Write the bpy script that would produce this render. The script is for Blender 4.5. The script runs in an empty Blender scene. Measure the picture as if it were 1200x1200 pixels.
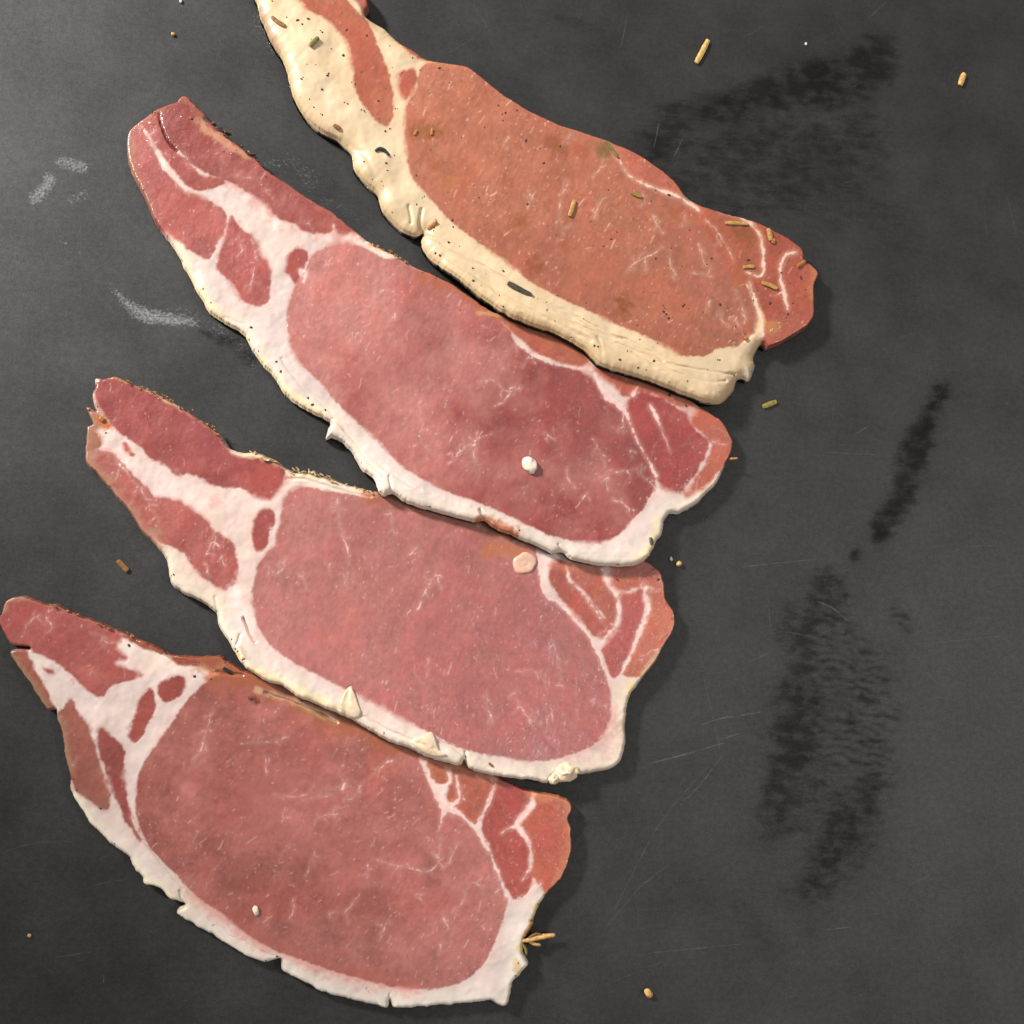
import bpy, math
import numpy as np
from mathutils import Vector, Matrix

# ------------------------------------------------------------------ scene, camera, light
scn = bpy.context.scene
COL = scn.collection
scn.render.resolution_x = 1024
scn.render.resolution_y = 1024

MM = 0.001
FPX = 1300.0                      # focal length in photograph pixels (photograph 1200 px wide)
CAM_POS = Vector((-0.060, -0.055, 0.360))
CAM_TGT = Vector((0.0, 0.0, 0.0))

cam_d = bpy.data.cameras.new('camera')
cam_d.sensor_width = 36.0
cam_d.lens = 36.0 * FPX / 1200.0
cam_d.clip_start = 0.01
cam_d.clip_end = 50.0
cam = bpy.data.objects.new('camera', cam_d)
COL.objects.link(cam)
fwd = (CAM_TGT - CAM_POS).normalized()
right = fwd.cross(Vector((0, 1, 0))).normalized()
up = right.cross(fwd).normalized()
R = Matrix((right, up, -fwd)).transposed()
cam.matrix_world = Matrix.Translation(CAM_POS) @ R.to_4x4()
scn.camera = cam

world = bpy.data.worlds.new('World')
scn.world = world
world.use_nodes = True
bg = world.node_tree.nodes['Background']
bg.inputs['Color'].default_value = (1.0, 0.97, 0.93, 1)
bg.inputs['Strength'].default_value = 0.06

def area(name, loc, rot, sx, sy, power, col):
    l = bpy.data.lights.new(name, 'AREA')
    l.shape = 'RECTANGLE'
    l.size = sx
    l.size_y = sy
    l.energy = power
    l.color = col
    o = bpy.data.objects.new(name, l)
    o.location = loc
    o.rotation_euler = rot
    COL.objects.link(o)
    return o

def aimed(name, loc, size, power, col, target=(0, 0, 0)):
    l = bpy.data.lights.new(name, 'AREA')
    l.shape = 'DISK'
    l.size = size
    l.energy = power
    l.color = col
    o = bpy.data.objects.new(name, l)
    o.location = loc
    d = Vector(target) - Vector(loc)
    o.rotation_euler = d.to_track_quat('-Z', 'Y').to_euler()
    COL.objects.link(o)
    return o

def pix2world(px, py, z):
    """board-plane position of photograph pixel (numpy ok) at height z"""
    a = (np.asarray(px, float) - 600.0) / FPX
    b = (600.0 - np.asarray(py, float)) / FPX
    dx = fwd.x + a * right.x + b * up.x
    dy = fwd.y + a * right.y + b * up.y
    dz = fwd.z + a * right.z + b * up.z
    t = (z - CAM_POS.z) / dz
    return CAM_POS.x + t * dx, CAM_POS.y + t * dy

# added fill lamps, gap shaped to darken the lower left: two panels in an L, 1.25 m above the board
HC = 1.25
ANG = math.radians(-38.0)
def ceil_pt(px, py):
    x, y = pix2world(px, py, 0.0)
    k = HC / CAM_POS.z
    return Vector((x + (x - CAM_POS.x) * k, y + (y - CAM_POS.y) * k, HC))
corner = ceil_pt(275, 1062)
U = Vector((math.cos(ANG), math.sin(ANG), 0))
V = Vector((-math.sin(ANG), math.cos(ANG), 0))
PANEL_L = 0.25
def panel(name, u0, u1, v0, v1, L):
    c = corner + U * (u0 + u1) / 2 + V * (v0 + v1) / 2
    A = (u1 - u0) * (v1 - v0)
    return area(name, c, (0, 0, ANG), u1 - u0, v1 - v0, L * math.pi * A, (1.0, 0.985, 0.955))
panel('added_panel_light', -1.6, 1.9, 0.0, 2.4, PANEL_L)
panel('added_panel_light', 0.0, 1.9, -1.5, 0.0, PANEL_L * 0.9)
# kitchen down-lights and one added fill lamp; the first is a narrow-beam spot from the upper left whose beam edge imitates a person's shadow at the lower left
sp = bpy.data.lights.new('spot_light', 'SPOT')
sp.energy = 170.0; sp.color = (1.0, 0.975, 0.935); sp.shadow_soft_size = 0.10
sp.spot_size = math.radians(23.6); sp.spot_blend = 0.10
spo = bpy.data.objects.new('spot_light', sp); spo.location = (-1.10, 0.85, 0.80)
spo.rotation_euler = (Vector((0.12, 0.10, 0)) - spo.location).to_track_quat('-Z', 'Y').to_euler()
COL.objects.link(spo)
aimed('disc_light', (-0.62, -1.15, 0.58), 0.08, 2.8, (1.0, 0.97, 0.93))
aimed('disc_light', tuple(ceil_pt(150, 60)), 0.08, 0.6, (1.0, 0.975, 0.94))
aimed('disc_light', tuple(ceil_pt(1090, 830)), 0.08, 4.2, (1.0, 0.975, 0.94))  # added fill lamp, placed to lighten the board's lower right

scn.view_settings.view_transform = 'Standard'
scn.view_settings.look = 'None'
scn.view_settings.exposure = 0.1
scn.view_settings.gamma = 1.0
scn.view_settings.use_curve_mapping = False

# ------------------------------------------------------------------ helpers
rng = np.random.default_rng(7)
def lin(c):
    c = np.asarray(c, float) / 255.0
    return np.where(c <= 0.04045, c / 12.92, ((c + 0.055) / 1.055) ** 2.4)

_lat = {}
def vnoise(x, y, seed):
    """smooth value noise 0..1 at lattice 1"""
    if seed not in _lat:
        _lat[seed] = np.random.default_rng(seed).random((256, 256))
    L = _lat[seed]
    xi = np.floor(x).astype(int); yi = np.floor(y).astype(int)
    fx = x - xi; fy = y - yi
    fx = fx * fx * fx * (fx * (fx * 6 - 15) + 10); fy = fy * fy * fy * (fy * (fy * 6 - 15) + 10)
    a = L[yi & 255, xi & 255]; b = L[yi & 255, (xi + 1) & 255]
    c = L[(yi + 1) & 255, xi & 255]; d = L[(yi + 1) & 255, (xi + 1) & 255]
    return (a * (1 - fx) + b * fx) * (1 - fy) + (c * (1 - fx) + d * fx) * fy
def fbm(x, y, scale, seed, octv=3):
    """-1..1, scale in pixels"""
    s = 0.0; amp = 1.0; tot = 0.0
    for o in range(octv):
        k = 2 ** o / scale
        s = s + amp * (vnoise(x * k + 17.3 * o, y * k - 9.1 * o, seed + o) * 2 - 1)
        tot += amp; amp *= 0.5
    return s / tot * 1.4
def sstep(a, b, x):
    t = np.clip((x - a) / (b - a), 0, 1)
    return t * t * (3 - 2 * t)
def mix(a, b, f):
    return a * (1 - f[..., None]) + b * f[..., None]

def catmull(pts, closed, step=2.0):
    """returns dense points and fractional index along the input"""
    P = np.asarray([p[:2] for p in pts], float)
    n = len(P); out = []; idx = []
    segs = n if closed else n - 1
    for i in range(segs):
        if closed:
            p0, p1, p2, p3 = P[(i - 1) % n], P[i], P[(i + 1) % n], P[(i + 2) % n]
        else:
            p0, p1, p2, p3 = P[max(i - 1, 0)], P[i], P[i + 1], P[min(i + 2, n - 1)]
        L = np.hypot(*(p2 - p1))
        k = max(1, int(L / step))
        t = (np.arange(k) / k)[:, None]
        tt = 0.42
        m1 = (p2 - p0) * tt; m2 = (p3 - p1) * tt
        lim = L * 0.9
        for m in (m1, m2):
            l = np.hypot(*m)
            if l > lim: m *= lim / l
        h = (2*t**3-3*t**2+1)*p1 + (t**3-2*t**2+t)*m1 + (-2*t**3+3*t**2)*p2 + (t**3-t**2)*m2
        out.append(h); idx.append(i + t[:, 0])
    if not closed:
        out.append(P[-1:]); idx.append(np.array([n - 1.0]))
    return np.concatenate(out), np.concatenate(idx)

class Raster:
    def __init__(s, x0, y0, x1, y1, g):
        s.x0, s.y0, s.g = x0, y0, g
        s.nx = int((x1 - x0) / g) + 1; s.ny = int((y1 - y0) / g) + 1
        s.xs = x0 + np.arange(s.nx) * g; s.ys = y0 + np.arange(s.ny) * g
        s.X, s.Y = np.meshgrid(s.xs, s.ys)
    def inside(s, P):
        x1 = P[:, 0]; y1 = P[:, 1]; x2 = np.roll(x1, -1); y2 = np.roll(y1, -1)
        m = np.zeros((s.ny, s.nx), bool)
        for j, y in enumerate(s.ys):
            c = (y1 <= y) != (y2 <= y)
            if not c.any(): continue
            xc = np.sort(x1[c] + (y - y1[c]) / (y2[c] - y1[c]) * (x2[c] - x1[c]))
            m[j] = np.searchsorted(xc, s.xs) % 2 == 1
        return m
    def win(s, xa, xb, ya, yb):
        i0 = max(0, int((xa - s.x0) / s.g)); i1 = min(s.nx, int((xb - s.x0) / s.g) + 2)
        j0 = max(0, int((ya - s.y0) / s.g)); j1 = min(s.ny, int((yb - s.y0) / s.g) + 2)
        return i0, i1, j0, j1
    def dist(s, P, Rm, closed, w=None, near=False):
        """distance (minus local half width w) to polyline P, capped at Rm"""
        D = np.full((s.ny, s.nx), float(Rm))
        if near: NX = s.X.copy(); NY = s.Y.copy()
        n = len(P); segs = n if closed else n - 1
        for i in range(segs):
            a = P[i]; b = P[(i + 1) % n]
            wm = 0 if w is None else max(w[i], w[(i + 1) % n])
            q = Rm + wm
            i0, i1, j0, j1 = s.win(min(a[0], b[0]) - q, max(a[0], b[0]) + q, min(a[1], b[1]) - q, max(a[1], b[1]) + q)
            if i1 <= i0 or j1 <= j0: continue
            X = s.X[j0:j1, i0:i1]; Y = s.Y[j0:j1, i0:i1]
            dx, dy = b - a; LL = dx * dx + dy * dy + 1e-9
            t = np.clip(((X - a[0]) * dx + (Y - a[1]) * dy) / LL, 0, 1)
            qx = a[0] + t * dx; qy = a[1] + t * dy
            d = np.hypot(X - qx, Y - qy)
            if w is not None: d = d - (w[i] * (1 - t) + w[(i + 1) % n] * t)
            sub = D[j0:j1, i0:i1]
            k = d < sub
            sub[k] = d[k]
            if near:
                NX[j0:j1, i0:i1][k] = qx[k]; NY[j0:j1, i0:i1][k] = qy[k]
        return (D, NX, NY) if near else D

def tag(o, label=None, cat=None, group=None, kind=None):
    if label: o['label'] = label
    if cat: o['category'] = cat
    if group: o['group'] = group
    if kind: o['kind'] = kind
    return o

def mesh_obj(name, verts, faces, mat, parent=None, smooth=True, loc=None, cols=None, normals=None, extra=None):
    """verts (n,3) numpy, faces (m,4) or list"""
    me = bpy.data.meshes.new(name)
    verts = np.asarray(verts, float)
    if isinstance(faces, np.ndarray):
        n, k = faces.shape
        me.vertices.add(len(verts)); me.vertices.foreach_set('co', verts.astype(np.float32).ravel())
        me.loops.add(n * k); me.loops.foreach_set('vertex_index', faces.astype(np.int32).ravel())
        me.polygons.add(n)
        me.polygons.foreach_set('loop_start', np.arange(0, n * k, k, dtype=np.int32))
        me.update(calc_edges=True)
    else:
        me.from_pydata([tuple(v) for v in verts], [], faces); me.update()
    me.polygons.foreach_set('use_smooth', np.full(len(me.polygons), smooth, bool))
    if cols is not None:
        at = me.attributes.new('col', 'FLOAT_COLOR', 'POINT')
        c4 = np.ones((len(verts), 4), np.float32); c4[:, :3] = cols
        at.data.foreach_set('color', c4.ravel())
    for k, v in (extra or {}).items():
        at = me.attributes.new(k, 'FLOAT', 'POINT'); at.data.foreach_set('value', np.asarray(v, np.float32))
    if normals is not None:
        me.normals_split_custom_set_from_vertices(normals.tolist())
    me.materials.append(mat)
    o = bpy.data.objects.new(name, me)
    COL.objects.link(o)
    if parent is not None: o.parent = parent
    if loc is not None: o.location = loc
    return o

# ------------------------------------------------------------------ materials
def nodemat(name):
    m = bpy.data.materials.new(name); m.use_nodes = True
    nt = m.node_tree
    return m, nt, nt.nodes['Principled BSDF']
def nd(nt, typ, **kw):
    n = nt.nodes.new(typ)
    for k, v in kw.items():
        if k.startswith('i_'): n.inputs[k[2:].replace('_', ' ')].default_value = v
        else: setattr(n, k, v)
    return n
def mathn(nt, op, a, b=None, clamp=False):
    n = nt.nodes.new('ShaderNodeMath'); n.operation = op; n.use_clamp = clamp
    for i, v in enumerate((a, b)):
        if v is None: continue
        if hasattr(v, 'links'): nt.links.new(v, n.inputs[i])
        else: n.inputs[i].default_value = v
    return n.outputs[0]

def flesh_material(name, rough, rough_var, bump1, bump2, speck, coat, film):
    m, nt, b = nodemat(name); L = nt.links.new
    tc = nd(nt, 'ShaderNodeTexCoord')
    at = nd(nt, 'ShaderNodeAttribute', attribute_name='col')
    n1 = nd(nt, 'ShaderNodeTexNoise', i_Scale=2600.0, i_Detail=3.0, i_Roughness=0.6)
    n2 = nd(nt, 'ShaderNodeTexNoise', i_Scale=520.0, i_Detail=4.0, i_Roughness=0.55)
    n3 = nd(nt, 'ShaderNodeTexNoise', i_Scale=160.0, i_Detail=2.0)
    for n in (n1, n2, n3): L(tc.outputs['Object'], n.inputs['Vector'])
    v = mathn(nt, 'ADD', mathn(nt, 'MULTIPLY', mathn(nt, 'SUBTRACT', n1.outputs[0], 0.5), speck), 1.0)
    v = mathn(nt, 'ADD', v, mathn(nt, 'MULTIPLY', mathn(nt, 'SUBTRACT', n2.outputs[0], 0.5), speck * 0.7))
    vm = nd(nt, 'ShaderNodeVectorMath', operation='SCALE')
    L(at.outputs['Color'], vm.inputs[0]); L(v, vm.inputs['Scale'])
    L(vm.outputs[0], b.inputs['Base Color'])
    r = mathn(nt, 'ADD', rough, mathn(nt, 'MULTIPLY', mathn(nt, 'SUBTRACT', n3.outputs[0], 0.5), rough_var), True)
    L(r, b.inputs['Roughness'])
    b.inputs['Specular IOR Level'].default_value = 0.5
    b.inputs['Coat Weight'].default_value = coat
    b.inputs['Coat Roughness'].default_value = 0.13
    bp1 = nd(nt, 'ShaderNodeBump', i_Strength=1.0, i_Distance=bump1)
    L(n2.outputs[0], bp1.inputs['Height'])
    bp2 = nd(nt, 'ShaderNodeBump', i_Strength=1.0, i_Distance=bump2)
    L(n1.outputs[0], bp2.inputs['Height']); L(bp1.outputs[0], bp2.inputs['Normal'])
    L(bp2.outputs[0], b.inputs['Normal'])
    # the moist film ripples more than the flesh below it
    bp3 = nd(nt, 'ShaderNodeBump', i_Strength=1.0, i_Distance=film)
    L(n2.outputs[0], bp3.inputs['Height']); L(bp3.outputs[0], b.inputs['Coat Normal'])
    return m
MEAT = flesh_material('lean_meat', 0.42, 0.4, 0.00008, 0.00003, 0.20, 0.8, 0.00045)
FAT = flesh_material('pork_fat', 0.46, 0.3, 0.00005, 0.00001, 0.08, 0.25, 0.0002)

def simple_material(name, rgb, rough, var=0.35, scale=900.0, spec=0.4):
    m, nt, b = nodemat(name); L = nt.links.new
    tc = nd(nt, 'ShaderNodeTexCoord')
    n = nd(nt, 'ShaderNodeTexNoise', i_Scale=scale, i_Detail=3.0)
    L(tc.outputs['Object'], n.inputs['Vector'])
    rp = nd(nt, 'ShaderNodeValToRGB')
    c = lin(rgb)
    rp.color_ramp.elements[0].position = 0.3; rp.color_ramp.elements[1].position = 0.7
    rp.color_ramp.elements[0].color = tuple(c * (1 - var)) + (1,)
    rp.color_ramp.elements[1].color = tuple(np.minimum(c * (1 + var), 0.9)) + (1,)
    L(n.outputs[0], rp.inputs[0]); L(rp.outputs[0], b.inputs['Base Color'])
    bp = nd(nt, 'ShaderNodeBump', i_Strength=0.6, i_Distance=0.0002)
    L(n.outputs[0], bp.inputs['Height']); L(bp.outputs[0], b.inputs['Normal'])
    b.inputs['Roughness'].default_value = rough
    b.inputs['Specular IOR Level'].default_value = spec
    return m
# ------------------------------------------------------------------ the dark board
def board_material():
    m, nt, b = nodemat('dark_composite_board'); L = nt.links.new
    tc = nd(nt, 'ShaderNodeTexCoord')
    wet = nd(nt, 'ShaderNodeAttribute', attribute_name='wet')
    chalk = nd(nt, 'ShaderNodeAttribute', attribute_name='chalk')
    n1 = nd(nt, 'ShaderNodeTexNoise', i_Scale=1500.0, i_Detail=4.0, i_Roughness=0.65)
    n2 = nd(nt, 'ShaderNodeTexNoise', i_Scale=38.0, i_Detail=6.0, i_Roughness=0.6)
    n3 = nd(nt, 'ShaderNodeTexNoise', i_Scale=1100.0, i_Detail=5.0, i_Roughness=0.75)
    for n in (n1, n2, n3): L(tc.outputs['Object'], n.inputs['Vector'])
    # brushed, slightly streaky wear
    mp = nd(nt, 'ShaderNodeMapping'); mp.inputs['Scale'].default_value = (60, 900, 1); mp.inputs['Rotation'].default_value = (0, 0, 0.25)
    L(tc.outputs['Object'], mp.inputs['Vector'])
    n4 = nd(nt, 'ShaderNodeTexNoise', i_Scale=1.0, i_Detail=3.0); L(mp.outputs[0], n4.inputs['Vector'])
    v = mathn(nt, 'ADD', 1.0, mathn(nt, 'MULTIPLY', mathn(nt, 'SUBTRACT', n1.outputs[0], 0.5), 0.7))
    v = mathn(nt, 'ADD', v, mathn(nt, 'MULTIPLY', mathn(nt, 'SUBTRACT', n2.outputs[0], 0.5), 1.0))
    v = mathn(nt, 'ADD', v, mathn(nt, 'MULTIPLY', mathn(nt, 'SUBTRACT', n4.outputs[0], 0.5), 0.12))
    mp2 = nd(nt, 'ShaderNodeMapping'); mp2.inputs['Scale'].default_value = (130, 420, 1); mp2.inputs['Rotation'].default_value = (0, 0, 0.28)
    L(tc.outputs['Object'], mp2.inputs['Vector'])
    n5 = nd(nt, 'ShaderNodeTexNoise', i_Scale=1.0, i_Detail=6.0, i_Roughness=0.72); L(mp2.outputs[0], n5.inputs['Vector'])
    wv = mathn(nt, 'ADD', wet.outputs['Fac'], mathn(nt, 'MULTIPLY', mathn(nt, 'SUBTRACT', n5.outputs[0], 0.5), 1.5))
    wv = mathn(nt, 'ADD', wv, mathn(nt, 'MULTIPLY', mathn(nt, 'SUBTRACT', n3.outputs[0], 0.5), 0.7))
    wf = mathn(nt, 'MULTIPLY', mathn(nt, 'ADD', 0.22, mathn(nt, 'MULTIPLY', mathn(nt, 'MULTIPLY', mathn(nt, 'SUBTRACT', wv, 0.30), 2.3, True), 0.85)), mathn(nt, 'MULTIPLY', wet.outputs['Fac'], 1.05, True), True)
    v = mathn(nt, 'MULTIPLY', v, mathn(nt, 'SUBTRACT', 1.0, mathn(nt, 'MULTIPLY', wf, 0.7)))
    # greasy pale dabs break up into specks
    th = mathn(nt, 'SUBTRACT', mathn(nt, 'ADD', chalk.outputs['Fac'], mathn(nt, 'MULTIPLY', n3.outputs[0], 1.9)), 1.42)
    ck = mathn(nt, 'MULTIPLY', mathn(nt, 'MULTIPLY', th, 2.2, True), n1.outputs[0])
    vm = nd(nt, 'ShaderNodeVectorMath', operation='SCALE'); vm.inputs[0].default_value = (0.019, 0.0188, 0.0178)
    L(v, vm.inputs['Scale'])
    mx = nd(nt, 'ShaderNodeMix', data_type='RGBA'); mx.inputs[7].default_value = (0.42, 0.43, 0.43, 1)
    L(ck, mx.inputs[0]); L(vm.outputs[0], mx.inputs[6]); L(mx.outputs[2], b.inputs['Base Color'])
    r = mathn(nt, 'ADD', 0.54, mathn(nt, 'MULTIPLY', mathn(nt, 'SUBTRACT', n2.outputs[0], 0.5), 0.14))
    r = mathn(nt, 'ADD', r, mathn(nt, 'MULTIPLY', wf, 0.06))
    L(r, b.inputs['Roughness'])
    sp = mathn(nt, 'SUBTRACT', 0.55, mathn(nt, 'MULTIPLY', wf, 0.42))
    sp = mathn(nt, 'ADD', sp, mathn(nt, 'MULTIPLY', mathn(nt, 'SUBTRACT', n2.outputs[0], 0.5), 0.45))
    sp = mathn(nt, 'MULTIPLY', sp, mathn(nt, 'ADD', 0.55, mathn(nt, 'MULTIPLY', n1.outputs[0], 0.9)))
    sp = mathn(nt, 'MULTIPLY', sp, mathn(nt, 'ADD', 0.92, mathn(nt, 'MULTIPLY', n4.outputs[0], 0.16)))
    n6 = nd(nt, 'ShaderNodeTexNoise', i_Scale=520.0, i_Detail=3.0, i_Roughness=0.6); L(tc.outputs['Object'], n6.inputs['Vector'])
    sp = mathn(nt, 'MULTIPLY', sp, mathn(nt, 'ADD', 0.55, mathn(nt, 'MULTIPLY', n6.outputs[0], 0.9)))
    L(sp, b.inputs['Specular IOR Level'])
    bp = nd(nt, 'ShaderNodeBump', i_Strength=0.35, i_Distance=0.00008)
    L(n1.outputs[0], bp.inputs['Height']); L(bp.outputs[0], b.inputs['Normal'])
    return m

def sample_raster(ras, A, px, py):
    fx = np.clip((np.asarray(px, float) - ras.x0) / ras.g, 0, ras.nx - 1.001); fy = np.clip((np.asarray(py, float) - ras.y0) / ras.g, 0, ras.ny - 1.001)
    i = fx.astype(int); j = fy.astype(int); u = fx - i; w = fy - j
    return (A[j, i] * (1 - u) + A[j, i + 1] * u) * (1 - w) + (A[j + 1, i] * (1 - u) + A[j + 1, i + 1] * u) * w

BR = Raster(-90, -90, 1290, 1290, 2.4)
SU = BR.X * 0.94 + BR.Y * 0.34; SV_ = -BR.X * 0.34 + BR.Y * 0.94
def blot(pts, rad, ragged=0.5, seed=31):
    """soft ragged smear along a polyline (x, y, radius-factor)"""
    P, ix = catmull(pts, False, 4.0)
    rf = np.interp(ix, np.arange(len(pts)), [p[2] if len(p) > 2 else 1.0 for p in pts])
    d = BR.dist(P, rad * 1.6, False, w=rf * rad)
    e = d / rad + ragged * (0.55 * fbm(BR.X, BR.Y, 48, seed, 5) + 0.35 * fbm(SU / 2.2, SV_, 9, seed + 4, 4))
    return sstep(0.9, -0.7, e)
wet = np.zeros_like(BR.X)
gr1 = fbm(BR.X, BR.Y, 9, 71, 3); gr2 = fbm(BR.X, BR.Y, 26, 77, 3)
ridge = np.sin((BR.X * -0.28 + BR.Y * 0.96 + 9 * gr2) / 1.55) # imprint lines in the long smear
for pts, rad, st, rg in (
    ([(1106, 462), (1082, 500, .9), (1066, 560, 1.1), (1045, 598, 1.0), (1030, 625, .7)], 17, .95, .6),
    ([(1092, 470, 1), (1085, 560, 1)], 16, .4, .8),
    ([(1003, 649), (1002, 652)], 7, .8, .2),
    ([(975, 690, .8), (962, 745, 1.15), (945, 820, 1.15), (930, 900, 1.0), (912, 960, .7)], 42, .82, .6),
    ([(1000, 760, .6), (1005, 840, 1.2), (990, 930, 1.3), (975, 1000, .9), (950, 1040, .5)], 46, .78, .5),
    ([(1050, 715), (1063, 735)], 9, .7, .6),
    ([(868, 1065), (885, 1085), (905, 1110)], 15, .5, .8),
    ([(945, 1090), (955, 1140)], 12, .4, .8),
    ([(1030, 60), (990, 90, 1.2), (930, 100, 1.0), (860, 115, .8), (800, 140, .9), (770, 170, 1)], 27, .85, .8),
    ([(790, 180), (850, 210, 1.3), (930, 180, 1.2), (1010, 170, .8)], 46, .72, .7),
    ([(900, 240, 1), (980, 240, 1), (1050, 270, .7)], 32, .5, .8),
    ([(1020, 160), (1035, 155)], 14, .6, .8),
    ([(650, 20, .6), (700, 35, .7)], 12, .5, .9),
    ([(900, 430), (925, 400), (960, 385)], 20, .35, .6),  # dark band along the uppermost slice's lower right edge
    ([(820, 640), (870, 660), (930, 640)], 22, .25, .9),
    ([(240, 390, .7), (275, 402), (295, 420)], 10, .8, .8),
    ([(330, 190), (360, 215), (410, 250)], 22, .45, .8),
    ([(190, 470), (260, 440), (330, 470)], 26, .3, .8)):
    wet = np.maximum(wet, 0.9 * st * blot(pts, rad, rg, 31 + int(pts[0][0])))
lines = sstep(-0.3, 0.7, ridge) * sstep(660, 730, BR.Y) * sstep(960, 880, BR.Y) * sstep(930, 985, BR.X)
stk = fbm(SU / 2.5, SV_, 6, 91, 3)
wet = wet * (1 - 0.5 * lines) * (0.75 + 0.25 * sstep(-0.8, 0.5, stk + 0.9 * gr1 + 0.5 * gr2))
chalk = np.zeros_like(BR.X)
for pts, rad, st in (
    ([(72, 190), (98, 196)], 8, .62), ([(40, 232), (52, 222), (58, 210)], 9, .66), ([(84, 235), (98, 228)], 7, .46),
    ([(126, 332, .25), (140, 346, .5), (155, 360, .8), (175, 371, 1.1), (200, 374, 1.0), (228, 378, .6)], 10, .72),
    ([(210, 365), (250, 382), (285, 405), (300, 425)], 11, .40),
    ([(310, 195), (340, 190), (365, 215)], 13, .40), ([(380, 235), (420, 255)], 10, .34),
    ([(70, 280), (95, 298)], 8, .34), ([(120, 245), (140, 252)], 7, .30), ([(300, 20), (315, 50), (330, 68)], 6, .45)):
    chalk = np.maximum(chalk, 1.05 * st * blot(pts, rad, .5, 131 + int(pts[0][0])))

fine = np.arange(-84, 1285, 2.4)
ext = np.array([30, 80, 160, 300, 600, 1100.])
gx = np.concatenate((fine[0] - ext[::-1], fine, fine[-1] + ext))
GX, GY = np.meshgrid(gx, gx)
wx, wy = pix2world(GX, GY, 0.0)
# keep the far margin a plain rectangle in pixel space; board surface at z = 0
nx = len(gx)
ii = np.arange(nx * nx).reshape(nx, nx)
F = np.stack((ii[1:, :-1], ii[1:, 1:], ii[:-1, 1:], ii[:-1, :-1]), -1).reshape(-1, 4)
inb = (GX > -85) & (GX < 1286) & (GY > -85) & (GY < 1286)
board = mesh_obj('worktop', np.stack((wx, wy, np.zeros_like(wx)), -1).reshape(-1, 3), F, board_material(),
                 extra={'wet': np.where(inb, sample_raster(BR, wet, GX, GY), 0).ravel(),
                        'chalk': np.where(inb, sample_raster(BR, chalk, GX, GY), 0).ravel()})
tag(board, 'dark grey scratched composite worktop board with damp smears', kind='structure')

# knife scratches: hair-thin pale ribbons lying on the board
def scratch_material():
    m, nt, b = nodemat('knife_scratch'); L = nt.links.new
    tc = nd(nt, 'ShaderNodeTexCoord')
    n = nd(nt, 'ShaderNodeTexNoise', i_Scale=260.0, i_Detail=4.0, i_Roughness=0.7); L(tc.outputs['Object'], n.inputs['Vector'])
    a = nd(nt, 'ShaderNodeAttribute', attribute_name='faint')
    al = mathn(nt, 'MULTIPLY', mathn(nt, 'MULTIPLY', mathn(nt, 'SUBTRACT', n.outputs[0], 0.32), 2.4, True), a.outputs['Fac'], True)
    L(al, b.inputs['Alpha'])
    b.inputs['Base Color'].default_value = (0.16, 0.16, 0.155, 1); b.inputs['Roughness'].default_value = 0.6
    return m
SV = []; SF = []; SA = []
def scratch(pts, w, faint):
    P, ix = catmull(pts, False, 6.0)
    x, y = pix2world(P[:, 0], P[:, 1], 0.0)
    q = np.stack((x, y), -1); t = np.gradient(q, axis=0); t /= np.hypot(t[:, 0], t[:, 1])[:, None] + 1e-12
    n = np.stack((-t[:, 1], t[:, 0]), -1)
    k = np.sin(np.linspace(0, math.pi, len(q)))[:, None] ** 0.5 * w * 0.00028 / 2 + 1e-6
    b0 = len(SV)
    for s in (1, -1):
        for v in q + n * k * s: SV.append((v[0], v[1], 0.00004 + 0.0000005 * (b0 % 50)))
    m = len(q)
    SA.extend([faint] * (2 * m))
    for i in range(m - 1): SF.append((b0 + i, b0 + m + i, b0 + m + i + 1, b0 + i + 1))
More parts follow.
